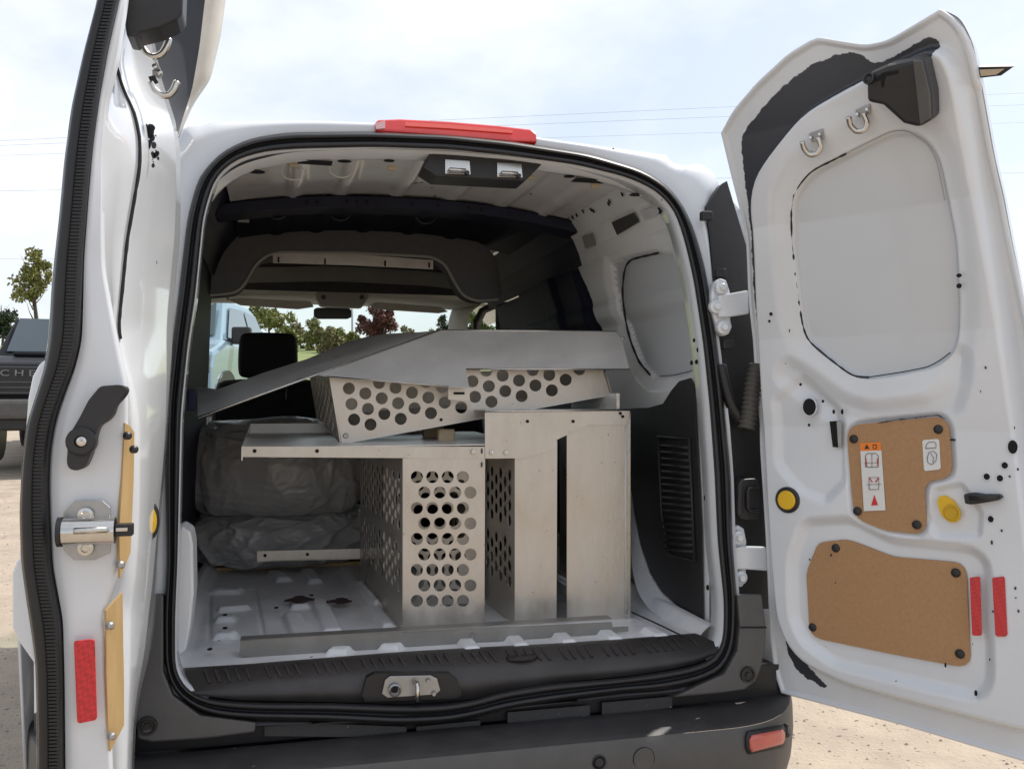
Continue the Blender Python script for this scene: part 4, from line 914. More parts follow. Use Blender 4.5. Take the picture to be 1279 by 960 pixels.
loft('latch_barrel', [[a + Vector((0, -.016 * math.cos(t), .0185 * math.sin(t))) + (b - a) * s for s in (0, .04, .96, 1)] for t in np.linspace(0, 2 * math.pi, 20)], STEEL, lt)
loft('barrel_cap', [[a - X * .004 + Vector((0, -.019 * math.cos(t), .0205 * math.sin(t))) + X * s for s in (0, .006)] for t in np.linspace(0, 2 * math.pi, 20)], RUBBER, lt)
tube('barrel_rib', [at(92, 663, y=YF - .052), at(134, 661, y=YF - .052)], .0045, STEEL, lt)
box('latch_bolt', at(155, 661, y=YF - .03), (.024, .018, .017), RUBBER, lt, bevel=.002); box('bolt_edge', at(152, 661, y=YF - .041), (.016, .004, .005), STEEL, lt, bevel=.001)
plate('red_reflector', [at(u, v, y=YF - .010) for u, v in ((92,802),(94,800),(115,798),(118,800),(121,896),(119,899),(99,903),(96,901))], RED, ldoor, th=.004, bevel=.001)
# housing and hooks at the top
hh = plate('latch_housing', [at(u, v, y=-.50) for u, v in ((162,-40),(156,28),(158,45),(170,46),(172,41),(200,34),(221,24),(228,16),(230,-40))], BLACKP, ldoor, th=.06, bevel=.008)
for hk in (((174,42),(176,56),(184,69),(192,72),(202,68),(208,58),(211,48)), ((188,103),(192,112),(200,119),(210,120),(217,113),(221,102))):
    tube('coat_hook', smooth_line([at(u, v, y=-.42) for u, v in hk], 24, it=2), .0058, STEEL, ldoor, seg=8)
plate('hook_plate', [at(u, v, y=-.41) for u, v in ((190,80),(196,77),(203,92),(200,99),(190,95))], ZINC, ldoor, th=.004, bevel=.001)
for u, v in ((193,84),(199,91)): knob('hook_rivet', at(u, v, y=-.414), -Y, ((.005, -.002), (.004, .004), (0, .005)), STEEL, ldoor, 10)
plate('tape_scrap', [at(u, v, y=-.415) for u, v in ((185,96),(193,94),(198,103),(190,107))], SEAM, ldoor, th=.002)
# lower corner of the door and its black foot
plate('door_foot', [at(u, v, y=-.35) for u, v in ((146,940),(150,935),(158,948),(161,975),(140,975))], GREYP, ldoor, th=.03, bevel=.004)

# ============================================================ CARGO
UY = .235
def circ(px, py, r, mk, n=18): return [mk(px + math.cos(t) * r, py + math.sin(t) * r) for t in np.linspace(0, 2 * math.pi, n + 1)[:-1]]
unit = empty('metal_shelf_unit', at(545, 786, z=FZ), 'large silver aluminium shelf unit with round-holed panels standing upright on the load floor', 'shelf unit')
fp = lambda u, v: at(u, v, y=UY)
fl_ = fp(503, 572); fx0 = fl_.x
holes = []
for r in range(9):
    v = 595.5 + r * 19.3
    for u in ((520.7, 540, 559.2, 578.2) if r % 2 == 0 else (530, 549.2, 568.5, 587.5)): holes.append(circ(u, v, 7.6, fp))
plate('front_panel', [fp(503, 572), fp(606, 572), fp(605, 784.5), fp(503, 789)], ALU, unit, th=.0025, holes=holes)
pe = fp(503, 680); 
def side_panel(x, y0, y1, z0, z1, sc=1.0):
    f = lambda y, z: Vector((x - .082 * (y - y0), y, z)); hs = []
    r = 0; y = y0 + .045
    while y < y1 - .03:
        z = z0 + .10 + (.0195 if r % 2 else 0)
        while z < z1 - .05:
            zz = (z - z0) / (z1 - z0)
            if not (.47 < zz < .60): hs.append([f(y + math.cos(t) * .0148, z + math.sin(t) * .0148) for t in np.linspace(0, 2 * math.pi, 13)[:-1]])
            z += .039
        y += .0375; r += 1
    return plate('side_panel', [f(y0, z0), f(y1, z0), f(y1, z1), f(y0, z1)], ALU, unit, th=.0025, holes=hs)
zt = fp(503, 572).z; zb = fp(503, 788).z
DEP = .62
side_panel(fp(503, 600).x, UY + .003, UY + DEP, zb, zt); side_panel(fp(644, 600).x, UY + .006, UY + DEP, zb, zt)
side_panel(fp(604, 600).x - .002, UY + .003, UY + DEP, zb, zt) if False else None
# plain front panels and the gusset plate
plate('front_panel', [fp(643, 563), fp(696, 549.5), fp(695, 779.5), fp(643, 781)], ALU, unit, th=.0025)
plate('front_panel', [fp(708, 531), fp(787, 528), fp(787, 789 - 12), fp(708, 779)], ALU, unit, th=.0025)
plate('gusset_plate', [at(u, v, y=UY - .004) for u, v in ((605.6,514),(787,512),(784.5,530),(734,530.5),(695,549.4),(695,560),(655,572),(606,572.5))], ALU, unit, th=.0022)
plate('edge_return', [at(784, 530, y=UY - .004), at(787.5, 515, y=UY - .004), at(787.5, 778, y=UY - .004), at(784, 778, y=UY - .004)], STEEL, unit, th=.004)
tube('panel_fold', [at(781, 532, y=UY - .001), at(781, 776, y=UY - .001)], .0018, ALUD, unit, seg=5)
x1, x2, x3 = fp(606, 560).x, fp(787, 560).x, fp(696, 560).x
ztop = at(700, 512, y=UY).z
mesh('top_panel', [(x1, UY, ztop), (x2, UY, ztop), (x2, UY + DEP, ztop), (x1, UY + DEP, ztop)], [(0, 1, 2, 3)], ALUD, unit, solid=.003)
mesh('outer_side', [(x2, UY + .004, zb + .01), (x2, UY + DEP, zb + .01), (x2, UY + DEP, ztop), (x2, UY + .004, ztop)], [(0, 1, 2, 3)], ALU, unit, solid=.003)
hs = []
for i in range(5):
    for j in range(13): hs.append([Vector((fp(650, 0).x + .02 + i * .039 + (.019 if j % 2 else 0) + math.cos(t) * .0148, UY + DEP - .02, zb + .07 + j * .034 + math.sin(t) * .0148)) for t in np.linspace(0, 2 * math.pi, 13)[:-1]])
bh = []
for j in range(13):
    for i in range(5): bh.append([Vector((fl_.x + .020 + i * .039 + (.0195 if j % 2 else 0) + math.cos(t) * .0148, UY + .26, zb + .03 + j * .0335 + math.sin(t) * .0148)) for t in np.linspace(0, 2 * math.pi, 15)[:-1]])
xr_ = fp(643, 600).x - .029
plate('back_panel', [Vector((fl_.x - .020, UY + .26, zb)), Vector((xr_, UY + .26, zb)), Vector((xr_, UY + .26, zt)), Vector((fl_.x - .020, UY + .26, zt))], ALU, unit, th=.0025, holes=bh)
mesh('inner_side', [(x3 + .01, UY + .05, zb), (x3 + .01, UY + DEP, zb), (x3 + .01, UY + DEP, ztop - .01), (x3 + .01, UY + .05, ztop - .01)], [(0, 1, 2, 3)], ALU, unit, solid=.003)
# top edge bead
tube('top_bead', [at(605.6, 513.6, y=UY - .006), at(789, 511.5, y=UY - .006)], .0028, STEEL, unit, seg=6)
q0 = at(772, 491, y=UY + .03); q1 = at(772, 511, y=UY + .03)
mesh('corner_bracket', [q0, q1, q1 + Y * .4, q0 + Y * .4], [(0, 1, 2, 3)], ALUD, unit, solid=.002)
plate('bracket_edge', [at(u, v, y=UY + .029) for u, v in ((770,491),(774,491),(774,512),(770,512))], STEEL, unit, th=.003)
# shelf with lip
zs = at(303, 559, y=UY - .002).z; xa = at(303, 560, y=UY - .002).x; xb = fp(605.5, 560).x
plate('shelf_lip', [at(302, 557.5, y=UY - .002), at(605.5, 557.5, y=UY - .002), at(605.5, 572.5, y=UY - .002), at(316, 570.5, y=UY - .002), at(303, 570.5, y=UY - .002)], ALU, unit, th=.0022)
bk = UY + .60; zk = at(330, 530, y=bk).z - .025
shelf = mesh('shelf_plate', [(xa, UY, zs), (xb + .1, UY, zs), (xb + .1, bk, zs + .012), (xa, bk, zs + .012)], [(0, 1, 2, 3)], ALUD, unit, solid=.0025)
plate('shelf_end', [Vector((xa, UY, zs - .03)), Vector((xa, bk, zs - .03)), Vector((xa, bk, at(322, 529, y=bk).z)), Vector((xa, UY, zs + .002))], STEEL, unit, th=.0025, n=X)
mesh('shelf_back_lip', [(xa, bk, zs), (xb, bk, zs), (xb, bk, at(322, 529, y=bk).z), (xa, bk, at(322, 529, y=bk).z)], [(0, 1, 2, 3)], ALUD, unit, solid=.0025)
for u, v in ((318,563),(396,563)): knob('rivet_hole', at(u, v, y=UY - .0045), -Y, ((.0046, 0), (0, .0003)), HOLE, unit, 12)
for u, v in ((591,564),(614,565),(632,565)): knob('screw', at(u, v, y=UY - .0065), -Y, ((.0058, 0), (.005, .0025), (.002, .003), (0, .002)), STEEL, unit, 14)
for u, v in ((659,526),(716,526),(775,516),(778,520)): knob('rivet_hole', at(u, v, y=UY - .0065), -Y, ((.0042, 0), (0, .0003)), HOLE, unit, 12)
for u, v in ((602,563),(602,580)): box('tab_slot', at(u, v, y=UY - .005), (.003, .002, .012), HOLE, unit)
# cross rail at the back, left of the side panel
rr = plate('cross_rail', [at(u, v, y=.86) for u, v in ((321,688),(480,684),(480,697),(321,701))], ALU, unit, th=.003, bevel=.0005)
plate('rail_foot', [at(321, 700.5, y=.86), at(480, 696.5, y=.86), at(480, 696.5, y=.86) + Y * .03, at(321, 700.5, y=.86) + Y * .03], ALU, unit, th=.002, n=Z)
for u, v in ((331,693.5),(384,692)): knob('rivet_hole', at(u, v, y=.856), -Y, ((.005, 0), (0, .0004)), HOLE, unit, 10)

# loose angle bar lying across the front of the floor
b0 = at(300, 819, z=FZ + .004); b1_ = at(765, 790, z=FZ + .004); dbar = (b1_ - b0).normalized(); nb_ = Vector((dbar.y, -dbar.x, 0))
abar = empty('aluminium_bar', b0, 'long thin shaded aluminium angle bar lying across the floor just inside the sill', 'metal bar')
y_ = lambda u, v: at_plane(u, v, b0, nb_)
plate('bar_face', [y_(300, 799), y_(764, 776.5), y_(767, 790), y_(500, 808), y_(400, 815), y_(385, 819), y_(299, 819.5)], ALUB, abar, th=.0025, n=nb_)
plate('bar_flange', [y_(300, 799), y_(764, 776.5), y_(764, 776.5) - nb_ * .035 , y_(300, 799) - nb_ * .035], ALUB, abar, th=.0025, n=Z)
knob('screw', y_(590, 793) + nb_ * .002, nb_, ((.006, 0), (.005, .003), (0, .003)), STEEL, abar, 12)
plate('bar_end', [y_(764, 783), y_(785, 782), y_(785, 788), y_(766, 790)], ALUB, abar, th=.003, n=nb_)

# tilted perforated tray
TY = UY + .13
tray = empty('perforated_tray', at(427, 553, y=TY), 'perforated silver metal box lying tilted on top of the shelf unit beneath the bent sheet', 'metal box')
tpx = lambda u, v: at(u, v, y=TY)
outl = [(411,468),(427,554),(605,521.5),(762,493),(764,490),(760,474),(750,460)]
hol = []
a_v = np.array((20.5, 6.15)); b_v = np.array((-3.25, -19.4)); c0 = np.array((442.3, 523.8))
import itertools
def pin(x, y, poly): return sdf(np.array([[x, y]]), poly)[0]
for i, j in itertools.product(range(-4, 30), range(-3, 26)):
    q = c0 + a_v * i + b_v * j
    if 428 < q[0] < 727 and pin(q[0], q[1], [(400,400),(427,554),(763,493),(770,400)]) < -13.0 and q[1] > 440:
        d = 554 - (q[0] - 427) * .182 - q[1]
        left_ok = q[0] - (411 + (q[1] - 468) * .186) > 17
        if left_ok and d > 15 and q[1] < 545: hol.append(q)
dom = [(405,442),(411,468),(427,554),(605,521.5),(763,493),(750,452)]
dom = [(411,466),(427,554),(605,521.5),(763,493),(756,466),(748,436)]
hl = [circ(q[0], q[1], 7.6, tpx, 16) for q in hol if pin(q[0], q[1], [(411,466),(411,468),(427,554),(605,521.5),(763,493),(750,452),(578,452),(545,468)]) < -8.5]
plate('front_panel', [tpx(*q) for q in [(411,466),(411,468),(427,554),(605,521.5),(762,493.2),(764,490),(760,474),(750,452),(578,452),(545,468)]], ALU, tray, th=.0025, holes=hl)
# receding left side with its own holes
sA, sB, sC, sD = tpx(411, 470), tpx(427, 554), at(395, 520, y=TY + .42), at(388, 468, y=TY + .42)
hs = []
for i in range(1, 12):
    for j in range(4):
        s = i / 12.2; t = .16 + j * .2 + (.1 if i % 2 else 0); c = sA.lerp(sD, s).lerp(sB.lerp(sC, s), t); e1 = (sD - sA).normalized(); e2 = (sB - sA).normalized()
        if t < .93: hs.append([c + e1 * math.cos(q) * .0125 + e2 * math.sin(q) * .0125 for q in np.linspace(0, 6.283, 13)[:-1]])
plate('side_panel', [sA, sB, sC, sD], ALU, tray, th=.0025, holes=hs)
mesh('base_panel', [sB, tpx(762, 493.2), tpx(762, 493.2) + Y * .42, sC], [(0, 1, 2, 3)], ALUD, tray, solid=.0025)
mesh('back_panel', [sC, tpx(762, 493.2) + Y * .42, tpx(752, 455) + Y * .42, sD], [(0, 1, 2, 3)], ALU, tray, solid=.0025)
mesh('side_panel', [tpx(763, 493), tpx(763, 493) + Y * .42, tpx(752, 455) + Y * .42, tpx(752, 455)], [(0, 1, 2, 3)], ALU, tray, solid=.0025)
knob('rivet', at(432, 544, y=TY - .003), -Y, ((.007, 0), (.005, .002), (0, .002)), ZINC, tray, 12)
knob('rivet_hole', at(551, 524, y=TY - .003), -Y, ((.0042, 0), (0, .0003)), HOLE, tray, 12)
# bent sheet lying on top
sheet = empty('bent_metal_sheet', at(247, 521, y=.50), 'wide bent aluminium sheet lying askew on the perforated box, reaching towards the left wall', 'metal sheet')
r0 = at(247, 521, y=.20); r1 = at(548, 412.5, y=.50); k3 = at(384, 448, y=.80)
nA = (r1 - r0).cross(k3 - r0).normalized(); pA = lambda u, v: at_plane(u, v, r0, nA)
wing = plate('folded_wing', [pA(u, v) for u, v in ((247,521),(247,483),(272,486),(330,465),(384,448),(436,426),(460,420),(483,416.5),(520,415),(549,412.3))], ALUD, sheet, th=.0025)
ff = at(786, 461, y=.27); nB = (r1 - r0).cross(ff - r0).normalized(); pB = lambda u, v: at_plane(u, v, r0, nB)
pv = [(397,467.5),(549,412.5),(600,412.6),(769,414.2),(773,420),(778,429),(786,461),(582,461),(586,484),(560,482.5),(484,476),(412,470.5)]
plate('main_face', [pB(u, v) for u, v in pv], ALUD, sheet, th=.0025)
tube('ridge_edge', [pA(247, 521) - Y * .002, pA(400, 466) - Y * .003, pA(549, 412.3) - Y * .003], .0022, STEEL, sheet, seg=6)
tube('front_edge', [pB(786, 461) - Y * .002, pB(582, 461) - Y * .002], .0024, STEEL, sheet, seg=6)
tube('top_edge', [pB(549, 412) , pB(769, 414)], .0022, STEEL, sheet, seg=6)
tube('lower_edge', [pB(408, 470) - Y * .002, pB(484, 476) - Y * .002, pB(560, 482.5) - Y * .002], .0016, STEEL, sheet, seg=6)
tab = plate('hanging_tab', [at(u, v, y=.285) for u, v in ((560,482),(586,484),(587,500),(560,499))], ALU, sheet, th=.0025)
box('tab_slot', at(573.5, 491, y=.2825), (.028, .002, .006), HOLE, sheet)
for u, v, q in ((657,411,pB),(749,412,pB),(757,413,pB),(562,410,pB),(524,416,pA),(413,455,pA),(386,447,pA)):
    c = q(u, v) + Vector((0, .0, .0)); knob('bolt', c, Z, ((.006, -.004), (.006, .004), (.004, .0045), (.0035, .012), (0, .0125)), STEEL, sheet, 10)
knob('edge_rivet', pB(778, 423) - Y * .003, -Y, ((.005, 0), (0, .004)), STEEL, sheet, 8)
# foam blocks on the shelf
for (u, v, lab) in ((557,547,'small cream block on the shelf under the tilted box, nearer one with a pale top'), (538,541,'small cream block on the shelf half hidden behind its paler neighbour')):
    c = at(u, v, y=.42 if u > 550 else .55); c.z = zs + .018 + (.004 if u < 550 else 0)
    tag(box('packing_block', c, (.045, .03, .034), FOAM, None, bevel=.005), lab, 'block')

# ------------------------------------------------------------ plastic bags
def bag(name, c, s, label, seed, ang=0):
    rq = random.Random(int(seed)); folds = []
    for k in range(9):
        th = rq.uniform(-.9, .9); folds.append((Vector((math.cos(th), rq.uniform(-.4, .4), math.sin(th) * .8)).normalized(), rq.uniform(3.0, 9.5), rq.uniform(.022, .050)))
    bm = bmesh.new(); bmesh.ops.create_icosphere(bm, subdivisions=7, radius=1)
    for v in bm.verts:
        p = v.co.copy(); q = Vector([math.copysign(abs(t) ** .78, t) for t in p]); 
        n1 = mnoise.noise(p * 1.3 + Vector((seed, 0, 0))) * .07
        rid = 0
        for k, (dv, f, am) in enumerate(folds):
            t = dv.dot(p) * f + 1.5 * mnoise.noise(p * 1.4 + Vector((k * 3.1, seed, 0))) + k
            msk = max(0, min(1, .5 + 1.6 * mnoise.noise(p * 1.7 + Vector((seed, k * 5.3, 2)))))
            rid += am * msk * (1 - abs(math.sin(t))) ** 2.2
        rid += .010 * (1 - 2 * abs(mnoise.noise(p * 9 + Vector((seed, 0, 0)))))
        q *= 1 + n1 + rid
        if q.z < -.78: q.z = -.78 + (q.z + .78) * .1
        v.co = Vector((q.x * s[0], q.y * s[1], q.z * s[2]))
    me = bpy.data.meshes.new(name); bm.to_mesh(me); bm.free(); me.materials.append(BAGM)
    me.polygons.foreach_set('use_smooth', [True] * len(me.polygons))
    o = link(name, me, c); o.rotation_euler = (0, 0, ang); return tag(o, label, 'plastic bag')
c1 = at(352, 660, y=1.33); c1.z = .745
bag('plastic_bag', c1, (.32, .25, .115), 'lower flattened grey plastic bag on the load floor, under the bigger bag', 4.0, .1)
c2 = at(343, 586, y=1.30)
bag('plastic_bag', c2, (.325, .27, .175), 'bulging crumpled grey plastic bag piled on the lower bag behind the shelf', 11.0, -.2)

# ============================================================ OUTSIDE
def gz(x, y): return .036 * max(0, y - 2.0) if y < 34 else .036 * 32 + .0 * (y - 34)
GRAVEL = mat('sandy_concrete', (.38, .315, .245), .92, col2=(.27, .225, .175), vscale=4.5, bump=.8, bscale=70, speck=((.12, .10, .08), 33, .66))
ys = np.r_[-60, -20, -8, -4, -2, 0, 1, 2, 3, 5, 8, 12, 20, 28, 34, 45]; xs = np.r_[-200, -60, -25, -10, -5, -2, 0, 2, 5, 10, 25, 60, 200]
V = [(x, y, gz(x, y)) for y in ys for x in xs]
g = mesh('ground', V, grid_faces(len(xs), len(ys)), GRAVEL, None); tag(g, None, None, kind='structure')
GRASSM = mat('grass_field', (.23, .24, .09), .95, col2=(.14, .17, .06), vscale=.6, bump=.4, bscale=3)
V = []; ys2 = np.r_[16.5, 20, 26, 34, 45, 80, 400, 1500]; zz = (gz(0, 16.5) + .01, .95, 1.7, 2.9, 3.9, 4.3, 4.5, 4.5); xs2 = np.r_[-1500, -300, -100, -60, -30, -10, -5, -3, 0, 10, 30, 60, 100, 300, 1500]
for y, z in zip(ys2, zz):
    for x in xs2: V.append((x, y + (14 * (45 - y) / 28.5 if x < -4 and y < 45 else 0), z + (.2 * math.sin(x * .11) if 30 < y < 100 else 0)))
tag(mesh('grass_bank', V, grid_faces(len(xs2), len(ys2)), GRASSM, None, smooth=True), None, None, kind='structure')
V = [(x, y, -.02) for y in (-900, -60) for x in (-1500, 1500)]; 
tag(mesh('far_ground', [(-1500, -1500, -.03), (1500, -1500, -.03), (1500, 45, -.03), (-1500, 45, -.03)], [(0, 1, 2, 3)], GRAVEL, None), None, None, kind='structure')
# pebbles
random.seed(5); Vp = []; Fp = []
ico = [(0, 0, 1), (1, 0, 0), (0, 1, 0), (-1, 0, 0), (0, -1, 0)]
for k in range(1500):
    if k % 3: x, y = random.uniform(.6, 3.4), random.uniform(-1.2, 3)
    else: x, y = random.uniform(-4.5, -1.0), random.uniform(-.5, 8)
    r = random.uniform(.003, .010) * (1.6 if random.random() < .05 else 1); b = len(Vp); z = gz(x, y); a = random.random() * 6
    for q in ((0, 0, .8), (1, 0, 0), (0, 1, 0), (-1, 0, 0), (0, -1, 0)):
        Vp.append((x + r * (q[0] * math.cos(a) - q[1] * math.sin(a)), y + r * (q[0] * math.sin(a) + q[1] * math.cos(a)) * .8, z + r * q[2]))
    Fp += [(b, b + 1, b + 2), (b, b + 2, b + 3), (b, b + 3, b + 4), (b, b + 4, b + 1)]
tag(mesh('gravel_specks', Vp, Fp, mat('pebble', (.30, .25, .20), .9, var=.4, vscale=40), None), None, None, kind='stuff')

# ------------------------------------------------------------ pickups
def pickup(loc, rz, paint, label, sc=1.0, letters=False, nose=0.0):
    root = empty('pickup_truck', (0, 0, 0), label, 'pickup truck')
    # local: x = length (front +x), y = width
    W = .98
    prof = [(-2.9, .62), (-2.9, 1.32), (-1.15, 1.36), (-.98, 1.40), (-.72, 1.90), (-.5, 1.96), (.55, 1.97), (.72, 1.93), (1.30, 1.42), (2.55, 1.34), (2.86, 1.22), (2.92, .95), (2.92, .62)]
    low = [(x, z) for x, z in prof if z < 1.45]
    body = [(-2.9, .60), (-2.9, 1.33), (-1.12, 1.36), (1.32, 1.40), (2.50 - nose, 1.33), (2.84 - nose, 1.24), (2.92 - nose, 1.05), (2.92 - nose, .60)]
    def ext(name, pf, ws, m, bev=.03, par=root, sm=False):
        n = len(pf); V = []
        for s, in ((-1,), (1,)):
            for (x, z), wd in zip(pf, ws): V.append((x, s * wd, z))
        F = [tuple(range(n)), tuple(range(2 * n - 1, n - 1, -1))] + [(i, (i + 1) % n, n + (i + 1) % n, n + i) for i in range(n)]
        return mesh(name, V, F, m, par, bevel=bev)
    bd = ext('body', body, [W] * 8, paint, .06)
    cabp = [(-1.10, 1.34), (-.75, 1.90), (-.5, 1.97), (.5, 1.98), (.68, 1.94), (1.30, 1.38)]
    cab = ext('cab', cabp, [.93, .78, .76, .76, .78, .93], paint, .04)
    for s in (-1, 1):
        def sw(pts): return [Vector((x, s * (.935 - (z - 1.38) * .27 + .008), z)) for x, z in pts]
        f = plate('side_window', sw([(.02, 1.44), (1.10, 1.44), (.64, 1.86), (.02, 1.88)]), TINTW, root, th=.006, n=Vector((0, s, .27)).normalized())
        plate('side_window', sw([(-.93, 1.44), (-.06, 1.44), (-.06, 1.88), (-.64, 1.86)]), TINTW, root, th=.006, n=Vector((0, s, .27)).normalized())
        for dx in (.0,):
            box('door_handle', Vector((.12, s * (W + .012), 1.20)), (.20, .025, .04), CHR, root, bevel=.006); box('door_handle', Vector((-.90, s * (W + .012), 1.20)), (.20, .025, .04), CHR, root, bevel=.006)
        mr = box('side_mirror', Vector((1.02, s * 1.08, 1.47)), (.12, .24, .22), BLACKP, root, bevel=.03)
        box('mirror_arm', Vector((1.02, s * .98, 1.40)), (.08, .14, .06), BLACKP, mr)
        for x in (-1.85, 1.92 - nose * .6):
            yy = s * .86
            plate('wheel_arch', [Vector((x + math.cos(t) * .50, s * (W + .003), .52 + math.sin(t) * .50)) for t in np.linspace(-.25, math.pi + .25, 20)], RUBBER, root, th=.02, n=Vector((0, s, 0)))
            wh = knob('wheel', Vector((x, s * .74, .42)), Vector((0, s, 0)), ((0, 0), (.40, 0), (.43, .03), (.43, .24), (.40, .28), (.27, .28), (.25, .24), (.20, .22), (.08, .25), (0, .25)), RUBBER, root, 28)
            for k in range(6):
                t = k * math.pi / 3; box('wheel_spoke', Vector((x + math.cos(t) * .14, s * 1.0, .42 + math.sin(t) * .14)), (.22, .03, .05), CHR, wh, axes=(Vector((math.cos(t), 0, math.sin(t))), Y, Vector((-math.sin(t), 0, math.cos(t)))))
            for k in range(26):
                pass
    plate('windscreen', [Vector((1.24, -.80, 1.47)), Vector((1.24, .80, 1.47)), Vector((.74, .70, 1.90)), Vector((.74, -.70, 1.90))], TINTW, root, th=.006, off=.012, n=Vector((.75, 0, .66)).normalized())
    gr = box('grille', Vector((2.93 - nose, 0, 1.02)), (.05, 1.46, .36), RUBBER, root, bevel=.02)
    for k in range(5): box('grille_bar', Vector((2.965 - nose, 0, .88 + k * .065)), (.02, 1.38, .016), GREYP, gr) if k < 3 or not letters else None
    for s in (-1, 1):
        box('headlight', Vector((2.90 - nose, s * .84, 1.08)), (.08, .22, .24), GREYP, root, bevel=.02); box('headlight_lens', Vector((2.945 - nose, s * .84, 1.08)), (.02, .18, .18), TINT, root, bevel=.01)
    box('front_bumper', Vector((3.0 - nose, 0, .68)), (.26, 1.94, .24), GREYP, root, bevel=.05); box('skid_plate', Vector((2.92 - nose, 0, .50)), (.2, 1.3, .16), RUBBER, root, bevel=.03)
    box('rear_bumper', Vector((-2.98, 0, .66)), (.2, 1.9, .2), CHR, root, bevel=.04)
    box('bonnet_bulge', Vector((2.0 - nose, 0, 1.37)), (.9, 1.1, .06), paint, root, bevel=.025)
    if letters:
        cu = bpy.data.curves.new('letters', 'FONT'); cu.body = 'CHEVROLET'; cu.size = .105; cu.extrude = .008; cu.align_x = 'CENTER'; cu.align_y = 'CENTER'; cu.space_character = 1.6
        t = bpy.data.objects.new('tmp', cu); COL.objects.link(t); dg = bpy.context.evaluated_depsgraph_get(); me = bpy.data.meshes.new_from_object(t.evaluated_get(dg)); bpy.data.objects.remove(t)
        me.materials.clear(); me.materials.append(LETT); me.transform(Matrix.Scale(1.45, 4, Vector((1, 0, 0))))
        o = link('grille_letters', me, (2.975, 0, 1.115), root); o.rotation_euler = (R(90), 0, R(90))
    root.location = loc; root.rotation_euler = (0, 0, rz); root.scale = (sc,) * 3
    return root
CHR = mat('chrome', (.7, .7, .7), .15, metal=1); LETT = mat('grey_letters', (.20, .20, .21), .4)
TINTW = mat('vehicle_glass', (.035, .055, .065), .05, coat=1, spec=.8)
BLKPAINT = mat('black_truck_paint', (.010, .011, .014), .45, spec=.15); BLUPAINT = mat('silver_blue_paint', (.27, .38, .48), .22, metal=.35, coat=1)
tp_ = at(-30, 500, y=11.2)
pickup((tp_.x + .84, 13.2, gz(0, 11) + .10), R(-84), BLKPAINT, 'black pickup truck facing the camera at the left edge beyond the open door', letters=True)
tp2 = at(228, 500, y=12.6)
pickup((tp2.x, tp2.y, gz(0, 12.4) + .12), R(257), BLUPAINT, 'silver blue pickup truck seen sideways through the windscreen left of the headrest', nose=1.0, sc=1.1)
tc_ = at(30, 500, y=17); pass

pp_ = at(268, 418.5, y=11.2)
tag(plate('paper_note', [pp_ + Vector((a, 0, b)) for a, b in ((-.075, .06), (.075, .065), (.06, -.07), (-.085, -.06))], mat('yellow_paper', (.6, .45, .2), .8), None, th=.004), 'yellowish sheet of paper showing at the front side window of the blue pickup', 'paper')
# ------------------------------------------------------------ trees and shrubs
def leafm(name, c1, c2): return mat(name, c1, .7, col2=c2, vscale=1.6)
def foliage(name, c, rad, n, size, m, parent, seed, lumps=9, flat=.8):
    rg = np.random.default_rng(seed); ce = []; lumps = int(lumps * 2.2)
    for k in range(lumps):
        d = rg.normal(size=3); d /= np.linalg.norm(d); ce.append((d * rg.uniform(.1, .85) * rad, rg.uniform(.18, .42) * min(rad)))
    V = []; F = []
    n = int(n * 2.2); size *= .75
    for i in range(n):
        cc_, rr = ce[rg.integers(lumps)]; d = rg.normal(size=3); d /= np.linalg.norm(d); p = cc_ + d * rr * rg.uniform(.35, 1.05)
        e1 = rg.normal(size=3); e1 /= np.linalg.norm(e1); e2 = np.cross(e1, rg.normal(size=3)); e2 /= np.linalg.norm(e2); s = size * rg.uniform(.6, 1.3)
        b = len(V); V += [p - e1 * s, p - e2 * s * .5, p + e1 * s, p + e2 * s * .5]; F.append((b, b + 1, b + 2, b + 3))
    V = [Vector(v) + Vector(c) for v in V]
    return mesh(name, V, F, m, parent)
BARK = mat('bark', (.10, .08, .06), .9, var=.4)
def tree(loc, h, rad, n, size, m, label, seed, trunk=.5, cat='tree', group=None, lumps=9):
    t = empty('tree', loc, label, cat, group); L0 = Vector(loc); rg = random.Random(seed)
    V, F = tube_vf([L0, L0 + Vector((.03 * h, 0, h * .3)), L0 + Vector((.0, 0, h * .6)), L0 + Vector((.01, 0, h * .93))], [.028 * h, .02 * h, .012 * h, .004 * h], 8)
    for k in range(9):
        z = h * (trunk * .7 + (1 - trunk * .7) * rg.random() * .8); a = rg.random() * 6.28; r = rad[0] * .5
        v2, f2 = tube_vf([L0 + Vector((0, 0, z)), L0 + Vector((math.cos(a) * r * .5, math.sin(a) * r * .5, z + h * .07)), L0 + Vector((math.cos(a) * r, math.sin(a) * r, z + h * .18))], [.007 * h, .004 * h, .001 * h], 5)
        b = len(V); V += v2; F += [tuple(i + b for i in f) for f in f2]
    mesh('trunk', V, F, BARK, t, smooth=True)
    foliage('crown', L0 + Vector((0, 0, h * (trunk + 1) / 2)), np.array(rad), n, size, m, t, seed, lumps); return t
GRN = leafm('green_leaves', (.14, .17, .04), (.06, .09, .02)); GRN2 = leafm('yellow_green_leaves', (.27, .26, .08), (.13, .15, .05))
RDL = leafm('red_leaves', (.16, .05, .04), (.07, .03, .028)); DKG = leafm('dark_conifer', (.04, .06, .03), (.02, .035, .018)); OLV = leafm('olive_shrub', (.24, .20, .10), (.13, .12, .05))
def ground_at(u, y): p = at(u, 500, y=y); return p.x
def place(u, vtop, y, base=None):
    p = at(u, vtop, y=y); b = interp(y, ys2, zz) - .15; return (p.x, y, b), p.z - b
l, h = place(42, 310, 42); tree(l, h, (1.05, 1.05, h * .36), 1500, .13, GRN2, 'young yellow green tree behind the black pickup at the far left', 21, .42)
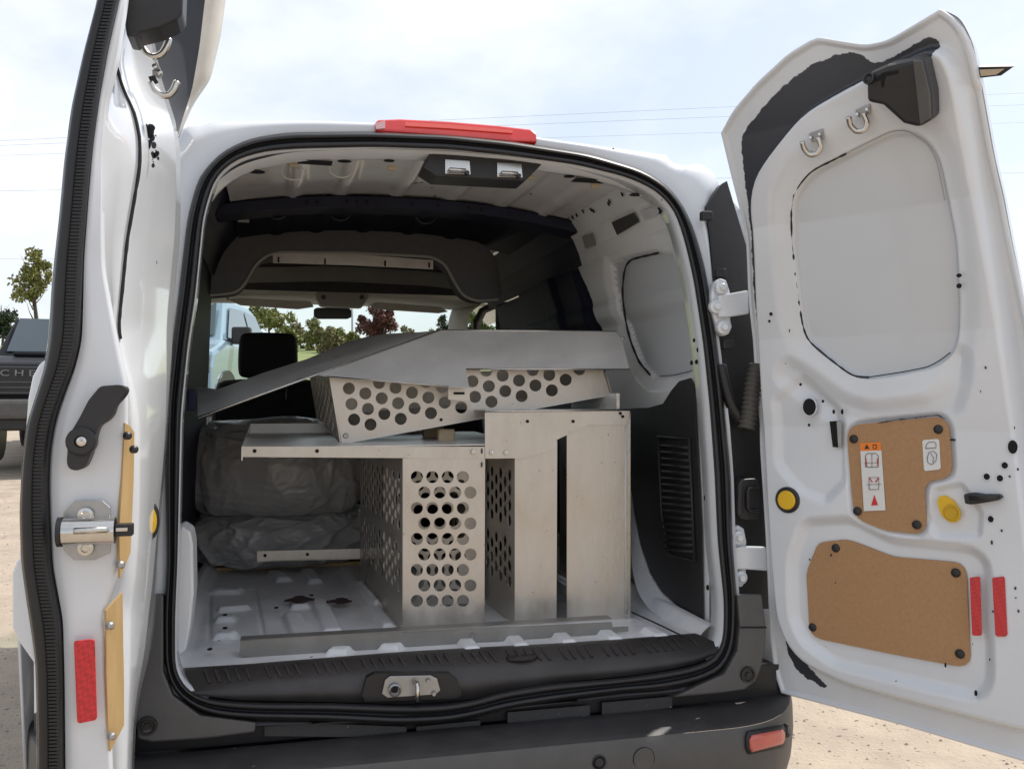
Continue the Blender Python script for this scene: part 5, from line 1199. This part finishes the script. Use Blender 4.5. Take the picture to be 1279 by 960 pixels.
l, h = place(2, 376, 60); tree(l, h, (1.2, 1.2, h * .4), 700, .18, DKG, 'dark conifer tip just above the black pickup at the left edge', 22, .2)
l, h = place(336, 376, 30); tree(l, h, (1.05, 1.05, h * .30), 900, .10, GRN2, 'thin young tree with sparse leaves behind the silver blue pickup', 23, .55)
l, h = place(478, 384, 40); tree(l, h + .3, (1.35, 1.2, h * .40), 2600, .11, RDL, 'dark red leaved tree right of the rear view mirror', 24, .3, lumps=14)
l, h = place(556, 388, 58); tree(l, h, (1.0, 1.0, h * .42), 1200, .15, DKG, 'dark green conifer right of the red tree', 25, .15)
l, h = place(598, 384, 50); tree(l, h, (1.4, 1.4, h * .40), 1500, .14, GRN, 'green tree seen through the cab side window', 26, .25)
for k, (u, vt, y, hh) in enumerate(((364,402,38,0),(378,396,42,0),(396,400,40,0),(412,406,37,0),(430,408,42,0),(512,404,46,0),(530,408,50,0))):
    l, h = place(u, vt, y); t = empty('shrub', l, ('pale willow shrub behind the headrest', 'tallest olive shrub of the hedge row', 'bushy olive shrub in the middle of the row', 'lower green shrub left of the mirror', 'small shrub beneath the mirror', 'grey green shrub between the red tree and conifer', 'low shrub beside the dark conifer')[k], 'shrub', 'shrubs along the grass bank')
    foliage('foliage', Vector(l) + Z * h * .5, np.array((.75, .9, h * .55)), 900, .12, OLV if k % 2 else GRN2, t, 40 + k)
# thin pole
p = at(440, 385, y=55); tag(tube('lamp_pole', [(p.x, 55, 3), (p.x, 55, p.z + .8)], .06, ZINC, None), 'thin grey pole rising behind the mirror in the far field', 'pole')
# ------------------------------------------------------------ overhead power lines
CAB = mat('cable', (.40, .42, .45), .6)
def wire(u0, v0, u1, v1, D, lab, r=.03, sag=0):
    a = CAM + ray(u0, v0) * D; b = CAM + ray(u1, v1) * (D * 1.0)
    pts = [a.lerp(b, t) - Z * sag * math.sin(math.pi * t) for t in np.linspace(0, 1, 20)]
    tag(tube('power_line', pts, r, CAB, None, seg=5), lab, 'power line')
D_ = 85
wire(-300, 190, 1500, 106, D_, 'topmost overhead power line crossing the whole sky', .012)
wire(-300, 194, 1500, 122, D_, 'second overhead power line just below the topmost one', .012)
wire(-300, 204, 1500, 146, D_, 'third overhead power line, crossing left of the door', .010)
wire(-300, 244, 1500, 212, D_, 'fourth overhead power line, well below the upper three', .015)
wire(-300, 322, 1500, 330, D_, 'faint lowest overhead power line over the pickups', .010)
